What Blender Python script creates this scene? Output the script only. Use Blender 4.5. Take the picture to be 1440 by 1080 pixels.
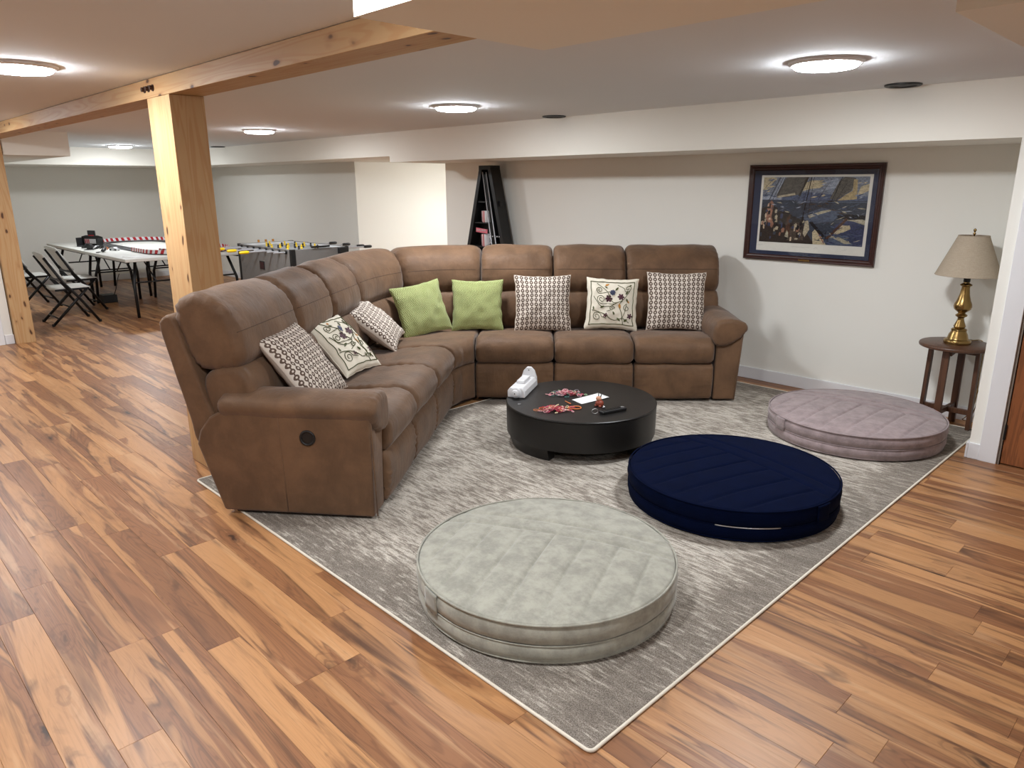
import bpy, bmesh, math, random
from mathutils import Vector, Matrix, noise as mnoise
for o in list(bpy.data.objects): bpy.data.objects.remove(o, do_unlink=True)
S = bpy.context.scene
COL = S.collection
PI = math.pi
rnd = random.Random(7)

# ------------------------------------------------------------------ camera, world, exposure
F_PX, YAW, PITCH, ROLL, CAM_H = 1022.4, .7965, .2687, .004, 1.60
fw = Vector((-math.sin(YAW)*math.cos(PITCH), math.cos(YAW)*math.cos(PITCH), -math.sin(PITCH)))
rt = Vector((math.cos(YAW), math.sin(YAW), 0))
dn = fw.cross(rt)
c_, s_ = math.cos(ROLL), math.sin(ROLL)
R_, D_ = c_*rt + s_*dn, -s_*rt + c_*dn
camd = bpy.data.cameras.new('camera'); cam = bpy.data.objects.new('camera', camd); COL.objects.link(cam)
camd.sensor_fit = 'HORIZONTAL'; camd.sensor_width = 36; camd.lens = 36*F_PX/1440; camd.clip_start = .02; camd.clip_end = 100
M = Matrix((R_, -D_, -fw)).transposed().to_4x4(); M.translation = (0, 0, CAM_H); cam.matrix_world = M
S.camera = cam
def px(p):
    q = Vector(p) - Vector((0, 0, CAM_H)); z = q.dot(fw)
    if z < .05: return None
    return 720 + F_PX*q.dot(R_)/z, 540 + F_PX*q.dot(D_)/z, z
w = bpy.data.worlds.new('world'); S.world = w; w.use_nodes = True
w.node_tree.nodes['Background'].inputs[0].default_value = (.5, .5, .5, 1); w.node_tree.nodes['Background'].inputs[1].default_value = .02
S.view_settings.view_transform = 'Standard'; S.view_settings.look = 'None'; S.view_settings.gamma = 1
S.view_settings.use_curve_mapping = False; S.view_settings.exposure = 0.0
LAMP = 192.0            # radiance of the ceiling discs
LAMP_COL = (.93, .975, 1.02)

# ------------------------------------------------------------------ materials
def lin(r, g, b):
    f = lambda c: (c/255/12.92) if c/255 <= .04045 else ((c/255+.055)/1.055)**2.4
    return (f(r), f(g), f(b), 1)
class G:
    def __init__(s, name):
        s.m = bpy.data.materials.new(name); s.m.use_nodes = True; s.t = s.m.node_tree
        s.b = s.t.nodes['Principled BSDF']; s.out = s.t.nodes['Material Output']
    def put(s, sock, v):
        if isinstance(v, bpy.types.NodeSocket): s.t.links.new(v, sock)
        elif v is not None:
            if isinstance(v, (tuple, list)) and len(v) == 3 and sock.type == 'RGBA': v = (*v, 1)
            sock.default_value = v
    def n(s, typ, ins=None, out=0, **kw):
        nd = s.t.nodes.new('ShaderNode'+typ)
        for k, v in kw.items(): setattr(nd, k, v)
        for k, v in (ins or {}).items(): s.put(nd.inputs[k], v)
        return nd.outputs[out]
    def m_(s, op, a, b=None, c=None, clamp=False):
        ins = {0: a}
        if b is not None: ins[1] = b
        if c is not None: ins[2] = c
        return s.n('Math', ins, operation=op, use_clamp=clamp)
    def mix(s, f, a, b, blend='MIX'):
        nd = s.t.nodes.new('ShaderNodeMix'); nd.data_type = 'RGBA'; nd.blend_type = blend
        s.put(nd.inputs[0], f); s.put(nd.inputs[6], a); s.put(nd.inputs[7], b); return nd.outputs[2]
    def ramp(s, f, stops, interp='LINEAR'):
        nd = s.t.nodes.new('ShaderNodeValToRGB'); cr = nd.color_ramp; cr.interpolation = interp
        while len(cr.elements) < len(stops): cr.elements.new(.5)
        for e, (p, c) in zip(cr.elements, stops):
            e.position = p; e.color = c if len(c) == 4 else (*c, 1)
        s.put(nd.inputs[0], f); return nd.outputs[0]
    def smooth(s, x, a, b):
        return s.n('MapRange', {0: x, 1: a, 2: b, 3: 0.0, 4: 1.0}, interpolation_type='SMOOTHSTEP')
    def noise(s, v, scale, detail=3, rough=.5, dist=0, col=False):
        return s.n('TexNoise', {'Vector': v, 'Scale': scale, 'Detail': detail, 'Roughness': rough, 'Distortion': dist}, out=1 if col else 0)
    def scl(s, v, xyz): return s.n('VectorMath', {0: v, 1: xyz}, operation='MULTIPLY')
    def add(s, v, x): return s.n('VectorMath', {0: v, 1: x}, operation='ADD')
    def obj(s): return s.n('TexCoord', out=3)
    def uv(s): return s.n('TexCoord', out=2)
    def pos(s): return s.n('NewGeometry', out=0)
    def bump(s, h, strength=.3, dist=.01):
        s.put(s.b.inputs['Normal'], s.n('Bump', {'Height': h, 'Strength': strength, 'Distance': dist}))
    def fin(s, col, rough=.5, metal=0, spec=.5, sheen=0, coat=0):
        s.put(s.b.inputs['Base Color'], col); s.put(s.b.inputs['Roughness'], rough); s.b.inputs['Metallic'].default_value = metal
        s.b.inputs['Specular IOR Level'].default_value = spec; s.b.inputs['Sheen Weight'].default_value = sheen; s.b.inputs['Coat Weight'].default_value = coat
        return s.m
def plain(name, rgb, rough=.5, metal=0, spec=.5, var=.06, vs=30, coat=0):
    g = G(name); c = lin(*rgb); nz = g.noise(g.obj(), vs, 3)
    lo = tuple(x*(1-var) for x in c[:3]); hi = tuple(min(1, x*(1+var)) for x in c[:3])
    return g.fin(g.mix(nz, lo, hi), rough, metal, spec, coat=coat)

def paint(name, rgb, rough=.75):
    g = G(name); p = g.pos(); nz = g.noise(p, 1.2, 2); f = g.noise(p, 260, 2)
    c = lin(*rgb); g.bump(f, .06, .002)
    return g.fin(g.mix(nz, tuple(x*.97 for x in c[:3]), c[:3]), rough, spec=.3)
M_wall = paint('wall_paint', (236, 234, 226)); M_ceil = paint('ceiling_paint', (226, 228, 230), .9); M_bulk = paint('bulkhead_paint', (236, 232, 222))
M_trim = paint('trim_paint', (226, 226, 228), .45)

def floor_mat():
    g = G('acacia_planks'); P = g.pos()
    seed = g.m_('ADD', g.n('Attribute', out=2, attribute_name='seed', attribute_type='OBJECT'), g.n('Attribute', out=2, attribute_name='seed', attribute_type='GEOMETRY'))
    off = g.n('CombineXYZ', {0: g.m_('MULTIPLY', seed, 91.7), 1: g.m_('MULTIPLY', seed, 37.3), 2: g.m_('MULTIPLY', seed, 13.1)})
    v = g.add(g.scl(P, (.5, 5.6, 1)), off)
    big = g.noise(v, 1.1, 3, .5, .75)
    bl = g.noise(g.add(g.scl(P, (1.0, 17, 1)), off), 1.0, 4, .55, .6)
    b2 = g.noise(g.add(g.scl(P, (2.2, 9, 1)), off), 1.0, 4, .6, .9)
    fine = g.noise(g.add(g.scl(P, (4, 120, 1)), off), 1.2, 4, .65, .3)
    sap = g.smooth(big, .46, .535)
    edge = g.m_('MULTIPLY', g.smooth(g.m_('ABSOLUTE', g.m_('SUBTRACT', big, .505)), .028, .0), g.smooth(b2, .42, .62))
    rings = g.smooth(g.m_('SINE', g.m_('MULTIPLY', big, 190.0)), .1, 1.0)
    c = g.mix(sap, lin(186, 136, 90), lin(146, 99, 65))
    c = g.mix(g.m_('MULTIPLY', rings, g.m_('ADD', g.m_('MULTIPLY', sap, .22), .10)), c, lin(92, 58, 38))
    c = g.mix(g.m_('MULTIPLY', edge, .62), c, lin(78, 49, 33))
    c = g.mix(g.m_('MULTIPLY', g.smooth(bl, .55, .68), .62), c, lin(92, 60, 41))
    c = g.mix(g.m_('MULTIPLY', g.smooth(bl, .44, .32), .50), c, lin(204, 160, 116))
    c = g.mix(g.m_('MULTIPLY', g.smooth(b2, .60, .74), .55), c, lin(70, 45, 32))
    c = g.mix(g.m_('MULTIPLY', g.smooth(fine, .5, .75), .28), c, lin(84, 52, 33))
    vk = g.t.nodes.new('ShaderNodeTexVoronoi'); vk.inputs['Scale'].default_value = 1.0
    g.put(vk.inputs['Vector'], g.add(g.add(g.scl(P, (2.3, 7.5, 1)), off), g.scl(g.noise(P, 14, 2, col=True), (.25, .45, 0))))
    on = g.smooth(g.n('SeparateColor', {0: vk.outputs['Color']}), .66, .72); ds = vk.outputs['Distance']
    halo = g.m_('MULTIPLY', g.smooth(ds, .46, .10), on); kr = g.smooth(g.m_('SINE', g.m_('MULTIPLY', ds, 55.0)), 0, 1)
    c = g.mix(g.m_('MULTIPLY', halo, g.m_('ADD', .25, g.m_('MULTIPLY', kr, .45))), c, lin(104, 66, 43)); c = g.mix(g.m_('MULTIPLY', g.m_('MULTIPLY', g.smooth(ds, .14, .04), on), .88), c, lin(44, 28, 21))
    tint = g.n('TexWhiteNoise', {'W': seed}, noise_dimensions='1D')
    c = g.mix(1.0, c, g.ramp(tint, [(0, (.80, .78, .76, 1)), (.5, (.92, .91, .90, 1)), (1, (1, 1, 1, 1))]), 'MULTIPLY')
    g.bump(fine, .08, .002)
    return g.fin(c, g.m_('ADD', .32, g.m_('MULTIPLY', fine, .16)), spec=.42)
M_floor = floor_mat()

def pine(name, axis, tone=1.0):
    g = G(name); P = g.obj(); st = [10.0, 10.0, 10.0]; st[axis] = .55
    v = g.scl(P, tuple(st)); big = g.noise(v, 1.0, 2, .5, .5)
    rings = g.smooth(g.m_('SINE', g.m_('MULTIPLY', big, 70)), -.2, 1)
    c = g.mix(big, lin(196*tone, 163*tone, 120*tone), lin(176*tone, 138*tone, 94*tone)); c = g.mix(g.m_('MULTIPLY', rings, .38), c, lin(168, 116, 68))
    st2 = [10.0, 10.0, 10.0]; st2[axis] = 4.2
    vk = g.t.nodes.new('ShaderNodeTexVoronoi'); g.put(vk.inputs['Vector'], g.add(g.scl(P, tuple(st2)), g.scl(g.noise(P, 9, 1, col=True), (.4, .4, .4)))); vk.inputs['Scale'].default_value = 1.3
    k = g.smooth(g.n('SeparateColor', {0: vk.outputs['Color']}), .42, .46)
    c = g.mix(g.m_('MULTIPLY', g.m_('MULTIPLY', g.smooth(vk.outputs['Distance'], .30, .08), k), .5), c, lin(140, 88, 50))
    c = g.mix(g.m_('MULTIPLY', g.m_('MULTIPLY', g.smooth(vk.outputs['Distance'], .17, .10), k), .9), c, lin(62, 36, 22))
    fn = [60.0, 60.0, 60.0]; fn[axis] = 2.0
    f = g.noise(g.scl(P, tuple(fn)), 1, 3); c = g.mix(g.m_('MULTIPLY', g.smooth(f, .55, .8), .25), c, lin(150, 100, 58)); g.bump(f, .1, .002)
    return g.fin(c, .55, spec=.35)
M_pinex = pine('pine_beam', 0); M_pinez = pine('pine_post', 2)

def darkwood(name, a, b, axis=2, rough=.4):
    g = G(name); P = g.obj(); st = [14.0, 14.0, 14.0]; st[axis] = 1.0
    nz = g.noise(g.scl(P, tuple(st)), 1.5, 4, .55, .5); r = g.smooth(g.m_('SINE', g.m_('MULTIPLY', nz, 40)), -.3, 1)
    c = g.mix(nz, lin(*a), lin(*b)); c = g.mix(g.m_('MULTIPLY', r, .35), c, lin(*[x*.55 for x in a])); return g.fin(c, rough)
M_walnut = darkwood('walnut', (70, 44, 29), (98, 64, 44)); M_door = darkwood('mahogany_door', (122, 70, 38), (158, 96, 56)); M_frame = darkwood('frame_wood', (46, 20, 16), (66, 30, 24), 0, .3)

def suede(name, rgb, sc=1.0):
    g = G(name); P = g.obj(); c = lin(*rgb)
    a = g.noise(P, 6*sc, 4, .6, .3); b = g.noise(P, 55*sc, 3); f = g.noise(P, 420, 2)
    col = g.mix(g.smooth(a, .3, .72), tuple(x*.72 for x in c[:3]), tuple(x*1.18 for x in c[:3])); col = g.mix(g.m_('MULTIPLY', b, .35), col, tuple(x*.75 for x in c[:3]))
    fo = g.noise(g.scl(P, (26, 26, 6)), 1.0, 3, .55, .6)
    g.bump(g.m_('ADD', g.m_('ADD', g.m_('MULTIPLY', f, .25), g.m_('MULTIPLY', b, .6)), g.m_('MULTIPLY', fo, 2.2)), .30, .006)
    return g.fin(col, .62, spec=.24, sheen=.15)
M_sofa = suede('brown_suede', (109, 81, 58))
M_sofad = plain('sofa_underside', (40, 30, 24), .9)

def velvet(name, rgb, mott, sheen=.3):
    g = G(name); P = g.obj(); c = lin(*rgb)
    a = g.noise(P, 13, 5, .7, .15); b = g.noise(P, 46, 4, .6)
    col = g.mix(g.smooth(a, .32, .68), tuple(x*(1-mott) for x in c[:3]), tuple(min(1, x*(1+mott)) for x in c[:3])); col = g.mix(g.m_('MULTIPLY', g.smooth(b, .4, .7), mott), col, tuple(min(1, x*1.3) for x in c[:3]))
    g.bump(g.noise(P, 300, 2), .12, .003); return g.fin(col, .9, spec=.06, sheen=sheen)
M_vsage = velvet('sage_velvet', (154, 152, 140), .2); M_vnavy = velvet('navy_velvet', (2, 9, 34), .12, .0); M_vmauve = velvet('mauve_velvet', (146, 130, 130), .2)

def rug_mat():
    g = G('rug_pile'); P = g.obj()
    s1 = g.noise(g.scl(P, (4.5, 24, 1)), 1.6, 5, .7, .3); s2 = g.noise(P, 2.6, 4, .6, .4); sp = g.noise(P, 330, 2, .7); s3 = g.noise(g.scl(P, (14, 95, 1)), 1.2, 3, .6)
    x = g.m_('ADD', g.m_('ADD', g.m_('MULTIPLY', s1, .62), g.m_('MULTIPLY', s2, .28)), g.m_('MULTIPLY', s3, .45))
    sx = g.n('SeparateXYZ', {0: P}); nd = sx.node; ax = g.m_('ABSOLUTE', nd.outputs[0]); ay = g.m_('ABSOLUTE', nd.outputs[1])
    edge = g.m_('MAXIMUM', g.smooth(ax, 1.12, 1.34), g.smooth(ay, 1.72, 1.92))
    x = g.m_('SUBTRACT', x, g.m_('MULTIPLY', edge, .11))
    c = g.ramp(x, [(.50, lin(108, 99, 91)), (.62, lin(138, 129, 119)), (.67, lin(178, 169, 157)), (.74, lin(212, 204, 192))])
    c = g.mix(g.m_('MULTIPLY', g.smooth(sp, .42, .62), .52), c, lin(92, 82, 74)); c = g.mix(g.m_('MULTIPLY', g.smooth(sp, .58, .4), .2), c, lin(225, 217, 202))
    g.bump(sp, .5, .006); return g.fin(c, .95, spec=.08)
M_rug = rug_mat(); M_bind = plain('rug_binding', (222, 214, 198), .9)

def ringcloth(name, n, sx=1.0):
    g = G(name); sp = g.n('SeparateXYZ', {0: g.uv()}).node
    u = g.m_('MULTIPLY', sp.outputs[0], n*sx); v = g.m_('MULTIPLY', sp.outputs[1], n)
    fx = g.m_('SUBTRACT', g.m_('FRACT', u), .5); fy = g.m_('SUBTRACT', g.m_('FRACT', v), .5)
    r = g.m_('SQRT', g.m_('ADD', g.m_('POWER', fx, 2.0), g.m_('POWER', fy, 2.0)))
    ring = g.m_('MULTIPLY', g.m_('LESS_THAN', r, .40), g.m_('GREATER_THAN', r, .15))
    bar = g.m_('MULTIPLY', g.m_('LESS_THAN', g.m_('ABSOLUTE', fx), .10), g.m_('GREATER_THAN', g.m_('ABSOLUTE', fy), .34))
    k = g.m_('MAXIMUM', ring, bar); wv = g.noise(g.obj(), 420, 2)
    c = g.mix(k, lin(222, 212, 200), lin(84, 66, 56)); c = g.mix(g.m_('MULTIPLY', wv, .25), c, lin(150, 132, 118)); g.bump(wv, .2, .002)
    return g.fin(c, .85, spec=.2)
M_ring = ringcloth('ring_cloth', 13); M_ringb = ringcloth('ring_cloth_tall', 12, 1.0)
def greencloth():
    g = G('green_weave'); sp = g.n('SeparateXYZ', {0: g.uv()}).node
    a = g.m_('SINE', g.m_('MULTIPLY', g.m_('ADD', sp.outputs[0], g.m_('MULTIPLY', g.m_('SINE', g.m_('MULTIPLY', sp.outputs[1], 70)), .008)), 190.0)); b = g.m_('SINE', g.m_('MULTIPLY', sp.outputs[1], 150.0))
    h = g.m_('MULTIPLY', a, b); c = g.mix(g.smooth(h, -.6, .6), lin(138, 146, 84), lin(176, 184, 122)); g.bump(h, .6, .005)
    return g.fin(c, .6, spec=.35, sheen=.2)
M_green = greencloth(); M_cream = plain('cream_linen', (228, 220, 202), .85, vs=200, var=.1); M_beige = plain('beige_linen', (186, 170, 156), .85, vs=200, var=.1)
M_vine = plain('olive_thread', (74, 78, 34), .7); M_plum = plain('plum_thread', (70, 22, 42), .7); M_blue = plain('slate_thread', (60, 66, 92), .7); M_gold = plain('gold_thread', (190, 128, 48), .7)
M_black = plain('black_lacquer', (20, 18, 17), .42, var=.15, vs=8); M_blackp = plain('black_plastic', (18, 18, 19), .45); M_blackm = plain('black_metal', (20, 20, 21), .4, .3)
M_white = plain('white_plastic', (226, 226, 228), .35); M_paper = plain('white_paper', (240, 240, 238), .7, var=.02)
M_brass = plain('aged_brass', (150, 122, 76), .27, 1, vs=14, var=.22)
def linen():
    g = G('lamp_linen'); P = g.obj(); a = g.noise(g.scl(P, (300, 300, 30)), 1, 3); b = g.noise(g.scl(P, (40, 40, 400)), 1, 3)
    c = g.mix(g.m_('MULTIPLY', g.m_('ADD', a, b), .5), lin(146, 130, 112), lin(196, 182, 162)); g.bump(a, .2, .002); return g.fin(c, .9, spec=.1)
M_linen = linen()
M_alu = plain('satin_chrome', (190, 190, 192), .3, 1); M_bolt = plain('dark_steel', (62, 40, 32), .5, .5); M_yel = plain('yellow_rubber', (238, 200, 20), .4); M_fgrey = plain('grey_laminate', (120, 119, 117), .5)
M_rod = plain('pale_steel', (186, 188, 192), .35, .35); M_red = plain('red_plastic', (180, 32, 40), .4); M_track = plain('track_black', (46, 46, 49), .55); M_tabletop = plain('white_tabletop', (214, 213, 206), .5, var=.04)
def emit(name, col, st):
    g = G(name); e = g.n('Emission', {0: (*col, 1), 1: st}); g.t.links.new(e, g.out.inputs[0]); return g.m
M_lamp = emit('led_diffuser', LAMP_COL, LAMP)
def glassmat():
    g = G('picture_glass'); fr = g.n('Fresnel', {0: 1.35}); t = g.n('BsdfTransparent'); gl = g.n('BsdfGlossy', {'Roughness': .02})
    mx = g.t.nodes.new('ShaderNodeMixShader'); g.put(mx.inputs[0], fr); g.t.links.new(t, mx.inputs[1]); g.t.links.new(gl, mx.inputs[2]); g.t.links.new(mx.outputs[0], g.out.inputs[0]); return g.m
M_glass = glassmat()

# ------------------------------------------------------------------ mesh helpers
class MB:
    def __init__(s): s.v = []; s.f = []; s.mi = []; s.uv = None
    def add(s, vs, fs, mi=0):
        o = len(s.v); s.v += [tuple(p) for p in vs]; s.f += [[i+o for i in f] for f in fs]; s.mi += [mi]*len(fs); return s
    def box(s, x0, x1, y0, y1, z0, z1, mi=0):
        return s.add([(x0,y0,z0),(x1,y0,z0),(x1,y1,z0),(x0,y1,z0),(x0,y0,z1),(x1,y0,z1),(x1,y1,z1),(x0,y1,z1)],
                     [(0,3,2,1),(4,5,6,7),(0,1,5,4),(1,2,6,5),(2,3,7,6),(3,0,4,7)], mi)
    def hexa(s, P, mi=0): return s.add(P, [(0,3,2,1),(4,5,6,7),(0,1,5,4),(1,2,6,5),(2,3,7,6),(3,0,4,7)], mi)
    def bar(s, a, b, w, h, mi=0):     # rectangular bar from a to b
        a = Vector(a); b = Vector(b); t = (b-a).normalized(); up = Vector((0,0,1)) if abs(t.z) < .9 else Vector((0,1,0))
        x = t.cross(up).normalized(); y = x.cross(t); P = []
        for c in (a, b): P += [c-x*w/2-y*h/2, c+x*w/2-y*h/2, c+x*w/2+y*h/2, c-x*w/2+y*h/2]
        return s.hexa(P, mi)
    def prism(s, poly, axis, a, b, mi=0):   # polygon in the other two axes, extruded along axis from a to b
        n = len(poly)
        def mk(p, t): return {0: (t, p[0], p[1]), 1: (p[0], t, p[1]), 2: (p[0], p[1], t)}[axis]
        return s.add([mk(p, a) for p in poly]+[mk(p, b) for p in poly], [list(range(n))[::-1], list(range(n, 2*n))]+[(i, (i+1) % n, n+(i+1) % n, n+i) for i in range(n)], mi)
    def lathe(s, prof, n=32, mi=0, c=(0, 0, 0), a0=0, a1=2*PI, cap=True):
        full = abs(a1-a0-2*PI) < 1e-6; m = n if full else n+1; vs = []
        for k in range(m):
            a = a0+(a1-a0)*k/n
            vs += [(c[0]+r*math.cos(a), c[1]+r*math.sin(a), c[2]+z) for r, z in prof]
        L = len(prof); fs = []
        for k in range(n):
            k2 = (k+1) % m
            for i in range(L-1): fs.append((k*L+i, k2*L+i, k2*L+i+1, k*L+i+1))
        return s.add(vs, fs, mi)
    def tube(s, pts, r, n=8, mi=0, closed=False, cap=True):
        pts = [Vector(p) for p in pts]; N = len(pts); rr = r if isinstance(r, (list, tuple)) else [r]*N; prev = None; vs = []
        for i, p in enumerate(pts):
            a = pts[i-1] if (i > 0 or closed) else p; b = pts[(i+1) % N] if (i < N-1 or closed) else p
            t = (b-a).normalized() if (b-a).length > 1e-9 else Vector((0, 0, 1))
            if prev is None:
                up = Vector((0, 0, 1)) if abs(t.z) < .9 else Vector((1, 0, 0)); x = t.cross(up).normalized()
            else:
                x = prev - t*prev.dot(t); x = x.normalized() if x.length > 1e-6 else t.orthogonal().normalized()
            prev = x; y = t.cross(x)
            vs += [p + (x*math.cos(2*PI*k/n)+y*math.sin(2*PI*k/n))*rr[i] for k in range(n)]
        fs = []
        for i in range(N if closed else N-1):
            j = (i+1) % N
            for k in range(n): fs.append((i*n+k, i*n+(k+1) % n, j*n+(k+1) % n, j*n+k))
        if not closed and cap: fs += [list(range(n))[::-1], list(range((N-1)*n, N*n))]
        return s.add(vs, fs, mi)
    def disc(s, c, nrm, r, depth, n=24, mi=0):
        c = Vector(c); nrm = Vector(nrm).normalized(); return s.tube([c, c+nrm*depth], r, n, mi)
    def mesh(s, name, mats, smooth=None):
        me = bpy.data.meshes.new(name); me.from_pydata(s.v, [], s.f)
        for m in (mats if isinstance(mats, (list, tuple)) else [mats]): me.materials.append(m)
        me.polygons.foreach_set('material_index', s.mi)
        if s.uv:
            l = me.uv_layers.new(name='uv')
            for lp in me.loops: l.data[lp.index].uv = s.uv[lp.vertex_index]
        bm = bmesh.new(); bm.from_mesh(me); bmesh.ops.recalc_face_normals(bm, faces=bm.faces); bm.to_mesh(me); bm.free()
        if smooth is not None:
            me.polygons.foreach_set('use_smooth', [True]*len(me.polygons))
            if smooth < 180: me.set_sharp_from_angle(angle=math.radians(smooth))
        me.update(); return me
def put(name, me, parent=None, loc=(0, 0, 0), rot=(0, 0, 0)):
    o = bpy.data.objects.new(name, me); COL.objects.link(o); o.parent = parent; o.location = loc; o.rotation_euler = rot; return o
def part(name, mb, mat, parent=None, smooth=None, bev=0, seg=2, loc=(0, 0, 0), rot=(0, 0, 0), label=None):
    o = put(name, mb.mesh(name, mat, smooth), parent, loc, rot)
    if bev:
        b = o.modifiers.new('bevel', 'BEVEL'); b.width = bev; b.segments = seg; b.limit_method = 'ANGLE'; b.angle_limit = math.radians(40)
    if label: o['label'] = label
    return o
def tag(o, label, cat, group=None):
    o['label'] = label; o['category'] = cat
    if group: o['group'] = group
    return o
def thing(name, label, cat, loc=(0, 0, 0), rz=0, group=None):
    o = bpy.data.objects.new(name, None); COL.objects.link(o); o.location = loc; o.rotation_euler = (0, 0, rz); o.empty_display_size = .1
    return tag(o, label, cat, group)
def struct(name, mb, mat, parent=None, smooth=None, bev=0):
    o = part(name, mb, mat, parent, smooth, bev)
    if parent is None: o['kind'] = 'structure'
    return o
def copy_tree(o, parent=None):
    c = o.copy(); COL.objects.link(c); c.parent = parent
    for ch in list(o.children): copy_tree(ch, c)
    return c
def crom(pts, n, closed=True):
    P = [Vector(p) for p in pts]; L = len(P); dense = []; segs = L if closed else L-1
    for i in range(segs):
        if closed: a, b, c, d = P[i-1], P[i], P[(i+1) % L], P[(i+2) % L]
        else: a, b, c, d = P[max(i-1, 0)], P[i], P[i+1], P[min(i+2, L-1)]
        for k in range(12):
            t = k/12; dense.append(.5*((2*b)+(c-a)*t+(2*a-5*b+4*c-d)*t*t+(3*b-a-3*c+d)*t**3))
    if not closed: dense.append(P[-1])
    ln = [0]; Q = dense+[dense[0]] if closed else dense
    for i in range(1, len(Q)): ln.append(ln[-1]+(Q[i]-Q[i-1]).length)
    out = []; j = 0
    for k in range(n):
        s = ln[-1]*k/(n if closed else n-1)
        while j < len(ln)-2 and ln[j+1] < s: j += 1
        t = (s-ln[j])/max(1e-9, ln[j+1]-ln[j]); out.append(Q[j].lerp(Q[j+1], min(1, t)))
    return out
def loft(frames, prof, n=18, R=.035, bulge=.0, wr=.003, gather=.004, seed=0, M=60):
    """frames: [(origin(u,v), dir(u,v), dscale)] from one end to the other; prof: closed outline in (d, z)"""
    P = crom(prof, M); c = sum((p for p in P), Vector((0, 0)))/M; nr = []
    for i in range(M):
        t = P[(i+1) % M]-P[i-1]; q = Vector((t.y, -t.x)).normalized()
        nr.append(q)
    area = sum(P[i].x*P[(i+1) % M].y-P[(i+1) % M].x*P[i].y for i in range(M))
    if area < 0: nr = [-q for q in nr]
    L = 0
    for a, b in zip(frames[:-1], frames[1:]): L += (Vector(b[0])-Vector(a[0])).length + .3*(Vector(b[1])-Vector(a[1])).length
    L = max(L, .1); st = []
    for k in range(6): st.append(R*(1-math.cos(PI/2*k/5))/L)
    mid = [R/L+(1-2*R/L)*k/n for k in range(1, n)]
    st = st+mid+[1-x for x in reversed(st)]
    mb = MB(); vs = []; nf = len(frames)-1
    for t in st:
        x = min(t*nf, nf-1e-6); i = int(x); f = x-i; A, B = frames[i], frames[i+1]
        o = Vector(A[0]).lerp(Vector(B[0]), f); d = Vector(A[1]).lerp(Vector(B[1]), f).normalized(); sc = (A[2]+(B[2]-A[2])*f) if len(A) > 2 else 1
        e = min(t, 1-t)*L; ins = R-math.sqrt(max(0, R*R-(R-e)**2)) if e < R else 0
        ga = math.exp(-max(0, e-.01)/.05)*gather
        for k in range(M):
            p = P[k]; off = -ins+bulge*(1-(2*t-1)**2)+wr*mnoise.noise((t*L*7+seed*9.1, p.x*9, p.y*9+seed))
            if ga > 1e-5: off += ga*mnoise.noise((t*L*6, k*.9+seed*3.3, seed*1.7))
            q = p+nr[k]*off; dd = q.x*sc if q.x > 0 else q.x
            vs.append((o.x+d.x*dd, o.y+d.y*dd, q.y))
    K = len(st); fs = []
    for i in range(K-1):
        for k in range(M): fs.append((i*M+k, i*M+(k+1) % M, (i+1)*M+(k+1) % M, (i+1)*M+k))
    for e in (0, K-1):
        cc = sum((Vector(v) for v in vs[e*M:(e+1)*M]), Vector())/M; vs.append(tuple(cc)); ci = len(vs)-1
        for k in range(M): fs.append((e*M+k, e*M+(k+1) % M, ci))
    return mb.add(vs, fs)

# ------------------------------------------------------------------ the room
YB, YF, ZC = 5.62, 4.835, 2.14
XL, XR, Y0 = -14.0, 3.2, -3.4
fl = struct('floor', MB().box(XL-.3, XR+.3, Y0-.3, 8.5, -.2, -.012), M_floor)
PW = .127; planks = []
k0 = -31
for k in range(k0, 41):
    ya = .537+k*PW; yb = ya+PW
    if yb > YB: break
    if ya < Y0: continue
    x = XL-rnd.random()*1.22
    while x < XR:
        xa, xb = max(x, XL), min(x+1.22, XR); x += 1.22
        if xb-xa < .04: continue
        planks.append((xa, xb, ya, yb, rnd.random()*20+1))
def plank_mb(L, mb=None, c=(0, 0)):
    mb = mb or MB(); g = .0002; e = .0008; hx = L/2-g; hy = PW/2-g; x, y = c
    return mb.add([(x-hx, y-hy, -.012), (x+hx, y-hy, -.012), (x+hx, y+hy, -.012), (x-hx, y+hy, -.012), (x-hx, y-hy, -e), (x+hx, y-hy, -e), (x+hx, y+hy, -e), (x-hx, y+hy, -e),
                   (x-hx+e, y-hy+e, 0), (x+hx-e, y-hy+e, 0), (x+hx-e, y+hy-e, 0), (x-hx+e, y+hy-e, 0)],
                  [(8, 9, 10, 11), (4, 5, 9, 8), (5, 6, 10, 9), (6, 7, 11, 10), (7, 4, 8, 11), (0, 1, 5, 4), (1, 2, 6, 5), (2, 3, 7, 6), (3, 0, 4, 7)])
def seen(p):
    xa, xb, ya, yb, _ = p; n = 0; best = 0
    for i in range(7):
        q = px((xa+(xb-xa)*i/6, (ya+yb)/2, 0))
        if q and -10 < q[0] < 1450 and q[1] < 1090: best += 1/q[2]**2
    return best
planks.sort(key=seen, reverse=True)
pm = {}
for p in planks[:300]:
    L = round(p[1]-p[0], 3)
    if L not in pm: pm[L] = plank_mb(L).mesh('plank', M_floor)
    o = put('plank', pm[L], fl, ((p[0]+p[1])/2, (p[2]+p[3])/2, 0)); o['seed'] = p[4]
mb = MB(); sd = []
for p in planks[300:]:
    plank_mb(p[1]-p[0], mb, ((p[0]+p[1])/2, (p[2]+p[3])/2)); sd += [p[4]]*9
o = part('plank_field', mb, M_floor, fl); o['kind'] = 'stuff'
at = o.data.attributes.new('seed', 'FLOAT', 'FACE'); at.data.foreach_set('value', sd)

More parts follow.
